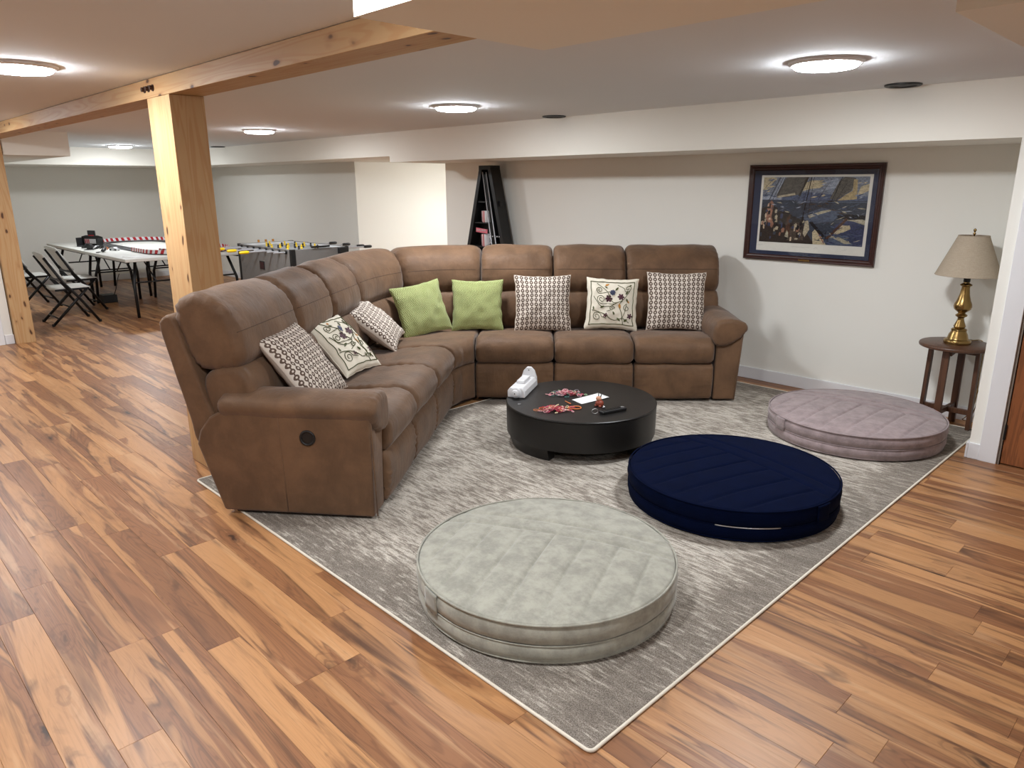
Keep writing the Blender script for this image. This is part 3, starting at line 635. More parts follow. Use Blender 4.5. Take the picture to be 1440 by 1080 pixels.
# small red-brown toy
M_toy = plain('toy_red_brown', (140, 62, 42), .45); M_toyl = plain('toy_tan', (206, 150, 118), .5)
ty = thing('toy_figure', 'tiny red-brown plastic toy with two prongs beside the paper slip', 'toy', along(-2.69, 3.385))
part('body', MB().lathe([(0, 0), (.020, .001), (.026, .012), (.024, .026), (.015, .036), (.0, .038)], 20), M_toy, ty, 180)
part('head', MB().lathe([(0, .030), (.013, .034), (.018, .046), (.014, .058), (0, .062)], 18, c=(-.004, -.004, 0)), M_toyl, ty, 180)
for s in (-1, 1): part('prong', MB().tube([(s*.007, 0, .055), (s*.010, .001, .068), (s*.012, .002, .078)], [.0035, .003, .002], 8), M_blackp, ty, 180)
for s in (-1, 1): part('foot', MB().lathe([(0, 0), (.009, .001), (.010, .008), (0, .013)], 12, c=(s*.016+.004, -.02, 0)), M_toy, ty, 180)
# remote, key ring, clip, coin
rc = thing('remote_control', 'black remote control near the front right of the coffee table', 'remote', along(-2.555, 3.345), math.atan2(.158, .039))
part('case', MB().box(-.092, .092, -.021, .021, 0, .019), M_blackp, rc, bev=.006, seg=3)
for i in range(7):
    for j in (-1, 0, 1): part('button', MB().box(-.07+i*.02-.005, -.07+i*.02+.005, j*.012-.003, j*.012+.003, .0188, .0205), M_blackm, rc)
part('pad_ring', MB().tube([(.072+.010*math.cos(a), .010*math.sin(a), .0195) for a in [2*PI*k/20 for k in range(20)]], .0018, 6, closed=True), M_alu, rc, 180)
P = [(.019*math.cos(a), .006+.004*math.cos(a), .019*math.sin(a)*.8+.017) for a in [2*PI*k/24 for k in range(24)]]
tag(part('key_ring', MB().tube(P, .0028, 8, closed=True), M_alu, None, 180, loc=along(-2.60, 3.232), rot=(0, 0, .8)), 'small pale ring standing at the near end of the remote', 'ring')
tag(part('bead', MB().lathe([(0, 0), (.008, .002), (.010, .009), (.006, .015), (0, .017)], 16), M_alu, None, 180, loc=along(-2.635, 3.36)), 'tiny silvery bead beside the black remote', 'bead')
tag(part('coin', MB().lathe([(0, 0), (.011, 0), (.011, .0016), (.009, .002), (0, .002)], 24), M_alu, None, 40, loc=along(-3.064, 3.06)), 'single silver coin near the left rim of the coffee table', 'coin')

# ------------------------------------------------------------------ round floor poufs
def pouf(c, r, h, a1, a2, sgn, mat, tab_ang, label, zipper=None):
    t = thing('floor_pouf', label, 'pouf', (*c, .0105), 0, 'round floor poufs'); H = h-.0105
    dA = Vector((-math.sin(a1), math.cos(a1))); dB = Vector((-math.sin(a2), math.cos(a2)))   # normals of the two stitch directions
    def top(x, y):
        q = math.hypot(x, y)/r; z = H+.030*(1-q**2.6) if q < 1 else H
        u = x*dA.x+y*dA.y; v = (x*dB.x+y*dB.y)*sgn; g = 0; sp = .135; vl = (.115, .215)
        if v < vl[0]: dist = abs((u/sp)-round(u/sp))*sp; g = max(g, math.exp(-(dist/.009)**1.2))
        for L in vl: g = max(g, math.exp(-(abs(v-L)/.010)**1.3))
        return z-.0095*g*min(1, (1-q)*6+.2)+.003*mnoise.noise((x*7, y*7, r*9))
    nr, na = 92, 288; vs = [(0, 0, top(0, 0))]; fs = []
    for i in range(1, nr+1):
        q = (i/nr); rr = (r-.006)*q
        for k in range(na):
            a = 2*PI*k/na; x, y = rr*math.cos(a), rr*math.sin(a); vs.append((x, y, top(x, y)-(.006 if i == nr else 0)))
    for k in range(na): fs.append((0, 1+k, 1+(k+1) % na))
    for i in range(nr-1):
        for k in range(na): fs.append((1+i*na+k, 1+i*na+(k+1) % na, 1+(i+1)*na+(k+1) % na, 1+(i+1)*na+k))
    part('top_panel', MB().add(vs, fs), mat, t, 180)
    zm = H*.50; nb = 120
    def band(prof, nm, sd):
        vs = []; L = len(prof)
        for k in range(nb):
            a = 2*PI*k/nb
            for (rr, z) in prof: w_ = .003*mnoise.noise((math.cos(a)*6, math.sin(a)*6, z*20+sd)); vs.append(((rr+w_)*math.cos(a), (rr+w_)*math.sin(a), z))
        part(nm, MB().add(vs, [(k*L+i, ((k+1) % nb)*L+i, ((k+1) % nb)*L+i+1, k*L+i+1) for k in range(nb) for i in range(L-1)]), mat, t, 180)
    band([(r-.007, H-.002), (r+.002, H-.02), (r+.005, (H+zm)/2), (r+.001, zm+.008), (r-.006, zm+.001)], 'upper_band', 1)
    band([(r-.006, zm-.001), (r+.001, zm-.008), (r+.003, zm*.5), (r-.004, .018), (r-.022, .003), (r*.6, .0005), (.001, .0005)], 'lower_band', 2)
    for z, rr, nm in ((H-.001, r-.001, 'piping'), (zm, r-.001, 'zip_welt'), (.012, r-.008, 'piping')):
        part(nm, MB().tube([(rr*math.cos(2*PI*k/nb), rr*math.sin(2*PI*k/nb), z) for k in range(nb)], .0042 if nm == 'piping' else .003, 7, closed=True), mat, t, 180)
    vs = []; n = 8
    for k in range(n+1):
        a = tab_ang+(k/n-.5)*.16
        for z in (zm-.004, zm+.02, H-.012, H-.003): vs.append(((r+.011)*math.cos(a), (r+.011)*math.sin(a), z))
    mb = MB().add(vs, [(k*4+i, (k+1)*4+i, (k+1)*4+i+1, k*4+i+1) for k in range(n) for i in range(3)])
    if zipper:
        part('zipper', MB().tube([((r+.001)*math.cos(math.radians(q)), (r+.001)*math.sin(math.radians(q)), zm) for q in range(zipper[0], zipper[1], 2)], .0036, 6), M_alu, t, 180, label='bright metal zip')
    o = part('zip_flap', mb, mat, t, 180); so = o.modifiers.new('thick', 'SOLIDIFY'); so.thickness = .008; so.offset = -1
pouf((-1.800, 1.950), .517, .168, math.radians(-66.3), math.radians(24.6), 1, M_vsage, math.radians(-101), 'pale sage velvet round floor pouf, the one nearest the camera')
pouf((-1.724, 3.279), .527, .170, math.radians(70.8), math.radians(-12.9), 1, M_vnavy, math.radians(-10), 'dark navy blue velvet round floor pouf in front of coffee table', (-68, -34))
pouf((-1.670, 4.762), .530, .161, math.radians(88), math.radians(2), 1, M_vmauve, math.radians(-122), 'dusty mauve velvet round floor pouf beside the side table')

# ------------------------------------------------------------------ framed ship print
FX0, FX1, FZ0, FZ1 = -2.993, -1.964, 1.004, 1.735
pic = thing('framed_print', 'framed sailing ship print with navy mat hanging on the back wall', 'picture', ((FX0+FX1)/2, YB-.001, FZ0))
hw, hh = (FX1-FX0)/2, FZ1-FZ0; fwid = .043
prof = [(0, 0), (0, -.024), (.006, -.030), (.016, -.029), (.026, -.022), (.036, -.020), (fwid, -.012), (fwid, 0)]
cor = [(-hw, 0, 1, 1), (hw, 0, -1, 1), (hw, hh, -1, -1), (-hw, hh, 1, -1)]
for i in range(4):
    A, B = cor[i], cor[(i+1) % 4]; n = len(prof)
    vs = [(A[0]+A[2]*p, y, A[1]+A[3]*p) for p, y in prof]+[(B[0]+B[2]*p, y, B[1]+B[3]*p) for p, y in prof]
    part('frame_rail', MB().add(vs, [list(range(n)), list(range(n, 2*n))[::-1]]+[(k, (k+1) % n, n+(k+1) % n, n+k) for k in range(n)]), M_frame, pic)
part('mat_board', MB().box(-hw+fwid-.004, hw-fwid+.004, -.009, -.003, fwid-.004, hh-fwid+.004), plain('navy_mat', (40, 48, 74), .8), pic)
cxp = (FX0+FX1)/2
PX0, PX1, PZ0, PZ1 = -2.890-cxp, -2.041-cxp, 1.076-FZ0, 1.657-FZ0
part('print_paper', MB().box(PX0, PX1, -.0105, -.0092, PZ0, PZ1), plain('print_paper', (226, 222, 212), .8), pic)
IX0, IX1, IZ0, IZ1 = PX0+.018, PX1-.022, PZ0+.068, PZ1-.016
inks = {'sky': (124, 130, 142), 'cloud': (186, 172, 142), 'haze': (150, 156, 168), 'storm': (84, 94, 118), 'sea': (58, 64, 76), 'sea2': (84, 94, 112), 'foam': (172, 164, 142), 'navy': (62, 68, 96), 'sail': (92, 87, 80), 'saild': (62, 58, 54), 'tan': (176, 156, 116), 'deck': (48, 40, 36), 'deck2': (78, 66, 58), 'coat': (152, 110, 90), 'flesh': (206, 186, 160), 'dark': (26, 24, 28), 'wood': (84, 56, 42), 'rope': (176, 164, 140)}
ik = list(inks); imats = []
for k_ in ik:
    g = G('ink_'+k_); c = lin(*inks[k_]); nz = g.noise(g.scl(g.obj(), (22, 22, 48)), 2, 5, .7, 1.2)
    imats.append(g.fin(g.mix(g.smooth(nz, .3, .7), tuple(x*.55 for x in c[:3]), tuple(min(1, x*1.45) for x in c[:3])), .6, spec=.2))
ink = MB(); lay = [0]
def ip(name, pts):
    lay[0] += 1; y = -.0106-.00002*lay[0]; ink.add([(IX0+(IX1-IX0)*a, y, IZ0+(IZ1-IZ0)*b) for a, b in pts], [list(range(len(pts)))], ik.index(name))
def il(name, a, b, wd):
    dx, dy = b[0]-a[0], b[1]-a[1]; L = math.hypot(dx, dy); nx, ny = -dy/L*wd/2, dx/L*wd/2; ip(name, [(a[0]+nx, a[1]+ny*1.5), (b[0]+nx, b[1]+ny*1.5), (b[0]-nx, b[1]-ny*1.5), (a[0]-nx, a[1]-ny*1.5)])
ip('sky', [(0, .6), (1, .6), (1, 1), (0, 1)]); ip('cloud', [(0, .80), (.06, .86), (.14, .98), (.10, 1), (0, 1)]); ip('cloud', [(.38, .78), (.46, .82), (.56, .84), (.62, .9), (.60, .95), (.48, .95), (.40, .90)]); ip('haze', [(.6, .80), (.74, .86), (.72, .98), (.64, .94)]); ip('cloud', [(.90, .72), (1, .80), (1, .9), (.93, .86)])
ip('storm', [(0, .64), (1, .64), (1, .72), (.7, .74), (.45, .78), (.2, .73), (0, .74)]); ip('haze', [(0, .66), (.2, .66), (.2, .70), (0, .71)])
ip('sea', [(0, 0), (1, 0), (1, .655), (0, .655)]); ip('sea2', [(.35, .62), (1, .63), (1, .645), (.35, .65)]); ip('sea2', [(.40, .42), (.6, .55), (.78, .50), (.72, .36), (.5, .30)]); ip('foam', [(.47, .43), (.60, .50), (.69, .53), (.68, .50), (.58, .45), (.49, .39)]); ip('navy', [(.68, 0), (1, 0), (1, .36), (.84, .42), (.74, .30)])
ip('foam', [(.80, .38), (.92, .42), (1, .38), (1, .31), (.9, .36)]); ip('cloud', [(.72, .20), (.78, .30), (.87, .30), (.88, .25), (.82, .20), (.74, .16)]); ip('sea2', [(.68, .12), (.8, .16), (.92, .02), (.7, 0)]); ip('foam', [(.70, .14), (.78, .13), (.90, .04), (.84, .03), (.74, .10)]); ip('dark', [(.74, .44), (.84, .46), (1, .45), (1, .40), (.86, .38), (.76, .40)])
ip('sail', [(.13, .72), (.23, 1), (.45, 1), (.37, .74), (.25, .70)]); ip('saild', [(.36, .72), (.43, 1), (.45, 1), (.38, .72)]); ip('haze', [(.10, .72), (.19, 1), (.22, 1), (.14, .72)])
ip('sail', [(.66, .68), (.73, .93), (.78, 1), (.88, .98), (.85, .80), (.72, .66)]); ip('tan', [(.73, .655), (.80, .74), (.86, .80), (.86, .96), (.895, .96), (.905, .68)]); ip('saild', [(.64, .655), (.74, .66), (.73, .64), (.65, .635)])
ip('deck', [(0, 0), (0, .52), (.10, .58), (.22, .50), (.42, .36), (.47, .18), (.56, 0)]); ip('deck2', [(.28, .04), (.34, .32), (.42, .32), (.45, .05)]); ip('coat', [(.055, .36), (.06, .58), (.10, .65), (.125, .6), (.11, .40), (.14, .28), (.12, .22)]); ip('wood', [(.26, .10), (.27, .40), (.30, .44), (.31, .10)])
rr = random.Random(5)
for k_ in range(70):
    a, b = rr.uniform(.01, .44), rr.uniform(.05, .58)
    if b > .62-.55*a: continue
    w_, h_ = rr.uniform(.008, .03), rr.uniform(.02, .09); ip(rr.choice(['dark', 'deck2', 'flesh', 'coat', 'sea', 'rope', 'dark', 'navy', 'deck']), [(a-w_*.5, b-h_*.5), (a+w_*.4, b-h_*.45), (a+w_*.6, b+h_*.3), (a, b+h_*.55), (a-w_*.6, b+h_*.2)])
ip('foam', [(.26, .10), (.28, .20), (.295, .16), (.30, .08)]); ip('rope', [(.44, .16), (.45, .34), (.48, .36), (.50, .22), (.46, .10)])
ip('cloud', [(.53, .18), (.56, .24), (.60, .18), (.66, .03), (.67, 0), (.545, 0)]); il('coat', (.57, .22), (.65, .02), .012); il('wood', (.67, .09), (.84, .40), .024); il('dark', (.50, .34), (.64, .12), .03); il('rope', (.15, .70), (.33, .75), .02); il('dark', (.655, .22), (.66, .08), .006)
for a, b, wd in (((.07, .64), (.17, 1), .006), ((.11, .66), (.2, 1), .005), ((.15, .68), (.22, 1), .004), ((.42, .36), (.475, 1), .008), ((.47, .4), (.50, 1), .004), ((.40, .5), (.46, 1), .003), ((.55, .66), (.66, .96), .003), ((.68, .64), (.76, 1), .006), ((.70, .64), (.745, .98), .003), ((.02, .70), (.12, .96), .003), ((.0, .8), (.1, .98), .003), ((.3, .4), (.42, .9), .003), ((.72, .65), (.80, .9), .003)): il('dark', a, b, wd)
rq = random.Random(21)
for k_ in range(170):
    a, b = rq.random(), rq.uniform(.02, .63)
    if b < .62-.62*a and a < .55: continue
    w_, h_ = rq.uniform(.01, .05), rq.uniform(.004, .014); t_ = rq.uniform(-.02, .03); a = min(max(a, w_), 1-w_)
    ip(rq.choice(['sea', 'sea2', 'sea2', 'navy', 'foam', 'storm', 'deck2', 'haze']), [(a-w_, b-t_), (a, b-h_), (a+w_, b+t_), (a+.3*w_, b+h_)])
for k_ in range(60):
    a, b = rq.random(), rq.uniform(.68, .97); w_, h_ = rq.uniform(.01, .04), rq.uniform(.006, .018); a = min(max(a, w_), 1-w_)
    if .13 < a < .46 or .66 < a < .9: continue
    ip(rq.choice(['sky', 'haze', 'haze', 'cloud', 'storm']), [(a-w_, b-.01), (a, b-h_), (a+w_, b+.01), (a, b+h_)])
part('print_image', ink, imats, pic)
sc = MB(); r2 = random.Random(9)
for x0, x1 in ((-.12, .02), (.06, .09), (.27, .31), (-.40, -.36)):
    n = int((x1-x0)/.006)
    sc.tube([(x0+(x1-x0)*k/n, -.0108, PZ0+.040-.01*x0+r2.uniform(-.006, .007)) for k in range(n+1)], .0005, 4)
part('pencil_signatures', sc, M_fgrey, pic)
part('brass_plaque', MB().box(-.045, .045, -.0325, -.029, .007, .021), M_brass, pic, bev=.0008)
part('glass_pane', MB().box(-hw+fwid-.003, hw-fwid+.003, -.0150, -.0130, fwid-.003, hh-fwid+.003), M_glass, pic)

# ------------------------------------------------------------------ side table and lamp
SX, SY, SZ = -1.305, 5.375, .565
st = thing('side_table', 'small round dark walnut side table in the niche corner', 'table', (SX, SY, .0107))
part('table_top', MB().lathe([(0, SZ-.026), (.205, SZ-.026), (.213, SZ-.022), (.216, SZ-.013), (.213, SZ-.004), (.207, SZ), (0, SZ)], 64), M_walnut, st, 40)
for k in range(4):
    a = math.radians(-4)+k*PI/2; ca, sa = math.cos(a), math.sin(a); r0 = .15
    def pt(r, t, z): return (r*ca-t*sa, r*sa+t*ca, z)
    zf = -.0105 if sa > .5 else 0
    P = [pt(r0-.012, -.021, zf), pt(r0+.012, -.021, zf), pt(r0+.012, .021, zf), pt(r0-.012, .021, zf), pt(r0-.02, -.021, SZ-.027), pt(r0+.004, -.021, SZ-.027), pt(r0+.004, .021, SZ-.027), pt(r0-.02, .021, SZ-.027)]
    part('leg', MB().hexa(P), M_walnut, st, bev=.002)
part('stretcher', MB().bar((-.138*math.cos(-.07), -.138*math.sin(-.07), .115), (.138*math.cos(-.07), .138*math.sin(-.07), .115), .022, .034), M_walnut, st, bev=.002)
part('stretcher', MB().bar((.138*math.sin(-.07), -.138*math.cos(-.07), .116), (-.138*math.sin(-.07), .138*math.cos(-.07), .116), .022, .034), M_walnut, st, bev=.002)
part('apron', MB().bar((-.14, 0.01, SZ-.045), (.14, -.01, SZ-.045), .022, .034), M_walnut, st); part('apron', MB().bar((.01, -.14, SZ-.046), (-.01, .14, SZ-.046), .022, .034), M_walnut, st)
lp = thing('table_lamp', 'brass baluster table lamp with beige linen shade on the side table', 'lamp', (SX+.004, SY, SZ+.0112))
part('base', MB().lathe([(0, 0), (.078, 0), (.080, .006), (.080, .020), (.074, .028), (.064, .031), (.060, .040), (.055, .060), (.046, .078), (.044, .086), (.047, .090), (.044, .096), (.030, .104)], 48), M_brass, lp, 45)
part('body', MB().lathe([(.030, .104), (.036, .112), (.033, .122), (.022, .150), (.018, .166), (.022, .174), (.033, .180), (.035, .188), (.024, .196), (.020, .202), (.032, .212), (.048, .226), (.053, .244), (.050, .262), (.040, .284), (.030, .320), (.024, .360), (.024, .374), (.034, .380), (.035, .386), (.018, .396), (.016, .404), (.016, .44)], 48), M_brass, lp, 45)
part('socket', MB().lathe([(.016, .40), (.020, .405), (.020, .47), (.012, .475), (0, .475)], 24), M_blackm, lp, 40)
mb = MB(); mb.lathe([(.187, .447), (.087, .695), (.084, .695), (.184, .447), (.187, .447)], 64); part('lamp_shade', mb, M_linen, lp, 60)
for z, r in ((.447, .186), (.695, .0865)): part('shade_rim', MB().tube([(r*math.cos(2*PI*k/64), r*math.sin(2*PI*k/64), z) for k in range(64)], .0025, 6, closed=True), M_linen, lp, 180)
mb = MB()
for k in range(3): a = 2*PI*k/3; mb.tube([(0, 0, .69), (.086*math.cos(a), .086*math.sin(a), .692)], .0018, 6)
for s in (-1, 1): mb.tube([(s*.02, 0, .46), (s*.055, 0, .50), (s*.06, 0, .60), (s*.03, 0, .67), (0, 0, .69)], .0018, 6)
part('harp', mb, M_brass, lp, 180)
part('bulb', MB().lathe([(.012, .475), (.016, .50), (.030, .54), (.031, .56), (.022, .585), (0, .596)], 24), M_white, lp, 180)
part('finial', MB().lathe([(.004, .69), (.005, .702), (.010, .708), (.004, .714), (.006, .722), (.0095, .730), (.006, .738), (.0, .741)], 20), M_brass, lp, 180)
cp = crom([(.02, .078, .012), (.05, .13, .006), (.09, .205, .0), (.108, .222, -.05), (.113, .215, -.25), (.118, .19, -.42), (.09, .16, -.52), (.06, .19, -.558), (.10, .21, -.55), (.13, .2, -.40), (.10, .232, -.30)], 60, closed=False)
part('cord', MB().tube(cp, .0032, 6), M_brass, lp, 180)

# ------------------------------------------------------------------ tapering cue rack behind the sofa
M_rk = plain('rack_black', (9, 9, 10), .5)
rk = thing('cue_rack', 'tall black tapering cue rack with a pink sign behind the sofa', 'rack', (-5.90, 5.44, 0))
def xl(z): return -.087-(1.775-z)*.262
def xr(z): return .087+(1.775-z)*.245
def quad(pts, y0, y1):
    return MB().prism(pts, 1, y0, y1)
Zb, Zt = .04, 1.775
part('back_panel', quad([(xl(Zb), Zb), (xr(Zb), Zb), (xr(Zt), Zt), (xl(Zt), Zt)], .06, .075), M_rk, rk)
part('side_rail', quad([(xl(Zb), Zb), (xl(Zb)+.05, Zb), (xl(Zt)+.05, Zt), (xl(Zt), Zt)], -.06, .06), M_rk, rk, bev=.003)
part('side_rail', quad([(xr(Zb)-.05, Zb), (xr(Zb), Zb), (xr(Zt), Zt), (xr(Zt)-.05, Zt)], -.06, .06), M_rk, rk, bev=.003)
part('divider', quad([(xr(Zb)-.24, Zb), (xr(Zb)-.215, Zb), (xr(1.7)-.10, 1.7), (xr(1.7)-.125, 1.7)], -.05, .06), M_rk, rk)
part('top_cap', quad([(xl(Zt)-.004, Zt-.03), (xr(Zt)+.004, Zt-.03), (xr(Zt)+.002, Zt+.012), (xl(Zt)-.002, Zt+.012)], -.065, .078), M_rk, rk, bev=.003)
part('plinth', quad([(xl(0)-.01, 0), (xr(0)+.01, 0), (xr(.04)+.01, .04), (xl(.04)-.01, .04)], -.08, .09), M_rk, rk)
for z in (.28, .62, .945, 1.20, 1.42): part('shelf', MB().box(xl(z)+.048, xr(z)-.20 if z < 1.4 else xr(z)-.12, -.045, .06, z-.012, z), M_rk, rk)
for k_ in range(2):
    z0, z1 = .10, 1.72; a = -.20+k_*.075; part('cue_stick', MB().tube([(xr(z0)+a*1.0+.0, -.07, z0), (xr(.9)+a*.9, -.07, .9), (xr(z1)-.125+k_*.055, -.068, z1)], [.010, .007, .005], 10), [M_rod], rk, 180)
part('cue_clip', MB().box(xr(1.06)-.16, xr(1.06)-.03, -.055, -.03, 1.05, 1.068), M_rk, rk)
for k_ in range(4): part('clip_peg', MB().tube([(xr(1.06)-.15+k_*.034, -.056, 1.06), (xr(1.06)-.15+k_*.034, -.062, 1.06)], .006, 8), M_white, rk)
part('latch', MB().box(xr(1.40)-.003, xr(1.40)+.024, -.03, .0, 1.375, 1.425), M_rk, rk, bev=.003)
M_pink = plain('sign_pink', (214, 112, 126), .5)
sg = part('sign_board', quad([(-.145, 1.098), (.032, 1.085), (.035, 1.128), (-.143, 1.143)], -.066, -.058), M_pink, rk)
mb = MB(); r3 = random.Random(3)
for x0 in (-.135, -.055): mb.tube([(x0+.007*k_, -.067, 1.115-.05*(x0+.007*k_+.05)*.3+(.012 if k_ % 2 else -.010)*r3.uniform(.5, 1)) for k_ in range(11)], .0022, 5)
part('sign_lettering', mb, M_white, sg, 180)
for z, h_ in ((.945, .13), (1.20, .12)):
    cx = -.05 if z < 1 else -.04
    for i, (a0, a1, mm) in enumerate(((-PI, -1.95, M_white), (-1.95, -1.70, M_red), (-1.70, -1.50, M_white), (-1.50, -1.25, M_red), (-1.25, 0, M_white))):
        part('cup_stripe', MB().lathe([(.045, 0), (.052, h_*.1), (.056, h_*.9), (.054, h_)], 8, c=(cx, .0, z+.0005), a0=a0, a1=a1), mm, rk, 60)
    part('cup_back', MB().lathe([(.045, 0), (.052, h_*.1), (.056, h_*.9), (.054, h_)], 14, c=(cx, .0, z+.0005), a0=0, a1=PI), M_white, rk, 60)
    if z < 1: part('cup_handle', MB().tube([(cx+.05, -.01, z+.03), (cx+.082, -.012, z+.04), (cx+.088, -.012, z+.07), (cx+.076, -.012, z+.10), (cx+.052, -.01, z+.105)], .006, 8), M_white, rk, 180)

# ------------------------------------------------------------------ foosball table
FBX, FBY, FBL, FBW = -7.80, 4.10, 1.40, .75
fb = thing('foosball_table', 'grey foosball table with yellow handled rods behind the sofa', 'game table', (FBX-FBL/2, FBY+FBW/2, 0))
HX, HY = FBL/2, FBW/2; ZB, ZT = .40, .875
for (nm, b) in (('side_panel', (-HX, HX, -HY, -HY+.03)), ('side_panel', (-HX, HX, HY-.03, HY)), ('end_panel', (-HX, -HX+.03, -HY+.03, HY-.03)), ('end_panel', (HX-.03, HX, -HY+.03, HY-.03))):
    part(nm, MB().box(*b, ZB, ZT), M_fgrey, fb, bev=.002)
for (b) in ((-HX+.03, HX-.03, -HY+.03, -HY+.036), (-HX+.03, HX-.03, HY-.036, HY-.03), (-HX+.03, -HX+.036, -HY+.036, HY-.036), (HX-.036, HX-.03, -HY+.036, HY-.036)): part('inner_wall', MB().box(*b, .78, ZT-.004), M_white, fb)
part('playfield', MB().box(-HX+.03, HX-.03, -HY+.03, HY-.03, .765, .78), plain('playfield_green', (96, 112, 92), .5), fb)
part('bottom_board', MB().box(-HX+.03, HX-.03, -HY+.03, HY-.03, ZB, ZB+.015), M_fgrey, fb)
for sx in (-1, 1):
    for sy in (-1, 1):
        mb = MB(); x0, y0 = sx*(HX+.004), sy*(HY+.004); mb.box(min(x0, x0-sx*.05), max(x0, x0-sx*.05), min(y0, y0-sy*.008), max(y0, y0-sy*.008), ZB-.004, ZT+.004); mb.box(min(x0, x0-sx*.008), max(x0, x0-sx*.008), min(y0-sy*.008, y0-sy*.05), max(y0-sy*.008, y0-sy*.05), ZB-.004, ZT+.004)
        part('corner_guard', mb, M_blackp, fb)
        part('leg', MB().prism([(sx*HX-sx*.11-.055, -0+sy*(HY-.07)-.055), (sx*HX-sx*.11+.055, sy*(HY-.07)-.055), (sx*HX-sx*.11+.055, sy*(HY-.07)+.055), (sx*HX-sx*.11-.055, sy*(HY-.07)+.055)], 2, 0, ZB), M_blackp, fb, bev=.004)
br = part('ball_return', MB().box(-.12, -.0, -HY-.006, -HY-.0005, .60, .70), M_blackp, fb); part('return_pocket', MB().box(-.108, -.012, -HY-.008, -HY-.0062, .612, .688), plain('pocket_maroon', (58, 26, 28), .6), br)
M_pl = [M_yel, M_blackp]
for i in range(8):
    x = -HX+.12+i*(FBL-.24)/7; near = i in (0, 1, 3, 5); ext0, ext1 = (-HY-.30, HY+.18) if i in (0, 1, 3, 5) else (-HY-.16, HY+.30)
    rod = part('rod', MB().tube([(x, ext0, .845), (x, ext1, .845)], .009, 10), M_rod, fb, 60)
    for sy in (-1, 1): part('bushing', MB().tube([(x, sy*(HY+.0005), .845), (x, sy*(HY+.02), .845)], .022, 12), M_blackp, rod, 60)
    yh = ext0 if near else ext1; dr = 1 if near else -1
    part('handle', MB().tube([(x, yh-dr*.115, .845), (x, yh-dr*.10, .845), (x, yh-dr*.02, .845), (x, yh, .845)], [.012, .018, .018, .013], 12), M_yel if near else M_blackp, rod, 60)
    cnt = (1, 2, 3, 5, 5, 3, 2, 1)[i]
    for k_ in range(cnt):
        y = (k_-(cnt-1)/2)*.55/max(cnt, 2.2); pm_ = M_pl[0 if near else 1]
        mb = MB(); mb.lathe([(0, -.075), (.012, -.073), (.010, -.05), (.013, -.02), (.016, .006), (.012, .024), (0, .026)], 10, c=(x, y, .845)); mb.lathe([(0, .024), (.011, .03), (.012, .04), (.006, .05), (0, .052)], 10, c=(x, y, .845)); part('player', mb, pm_, rod, 180)
part('scorer', MB().bar((HX-.0, -.12, .895), (HX-.0, .12, .895), .02, .02), M_blackp, fb); part('ball_cup', MB().box(HX+.001, HX+.06, HY-.15, HY-.04, .80, .87), M_blackp, fb, bev=.006)
for k_ in range(3): part('score_bead', MB().lathe([(0, -.015), (.014, -.015), (.014, .015), (0, .015)], 12, c=(-HX+.02, -.1+k_*.1, .895)), [M_gold], fb, 40)

# ------------------------------------------------------------------ folding tables with the slot car set
def folding_table(cx, cy, label):
    t = thing('folding_table', label, 'table', (cx, cy, 0), 0, 'white folding tables pushed together'); hx, hy = .912, .378
    part('table_top', MB().box(-hx, hx, -hy, hy, .695, .735), M_tabletop, t, bev=.010, seg=3)
    for sx in (-1, 1):
        for sy in (-1, 1):
            part('leg', MB().tube([(sx*.70, sy*.20, .69), (sx*.78, sy*.27, .40), (sx*.83, sy*.28, .0)], .019, 8), M_blackm, t, 180)
        part('crossbar', MB().tube([(sx*.77, -.265, .43), (sx*.77, .265, .43)], .010, 8), M_blackm, t, 180); part('brace', MB().tube([(sx*.77, 0, .43), (sx*.35, 0, .69)], .009, 8), M_blackm, t, 180)
    part('rail', MB().box(-.8, .8, -.32, -.295, .670, .695), M_blackm, t); part('rail', MB().box(-.8, .8, .295, .32, .670, .695), M_blackm, t)
folding_table(-10.52, 3.24, 'white folding table nearest the pine post, with papers on its corner'); folding_table(-12.36, 3.24, 'white folding table carrying the black booth, far left end')
folding_table(-10.52, 4.01, 'white folding table behind the pine post, next to the foosball table'); folding_table(-12.36, 4.01, 'white folding table under the far striped track, by the grey wall')
tr = thing('slot_car_track', 'black slot car track with red and white striped barriers on white tables', 'toy track', (-11.25, 3.84, .7355))
def oval(R, L, n=24):
    P = []
    for k_ in range(n+1): a = -PI/2+PI*k_/n; P.append((L+R*math.cos(a), R*math.sin(a)))
    for k_ in range(n+1): a = PI/2+PI*k_/n; P.append((-L+R*math.cos(a), R*math.sin(a)))
    return P
A, B = oval(.36, 1.0), oval(.54, 1.0); n = len(A)
part('roadway', MB().add([(x, y, z) for z in (0, .012) for P in (A, B) for x, y in P], [(2*n+i, 3*n+i, 3*n+(i+1) % n, 2*n+(i+1) % n) for i in range(n)]+[(i, (i+1) % n, n+(i+1) % n, n+i) for i in range(n)]+[(n+i, n+(i+1) % n, 3*n+(i+1) % n, 3*n+i) for i in range(n)]+[(i, 2*n+i, 2*n+(i+1) % n, (i+1) % n) for i in range(n)]), M_track, tr)
for R_l in (.42, .48):
    part('slot', MB().tube([(x, y, .0125) for x, y in oval(R_l, 1.0)], .0025, 4, closed=True), M_alu, tr)
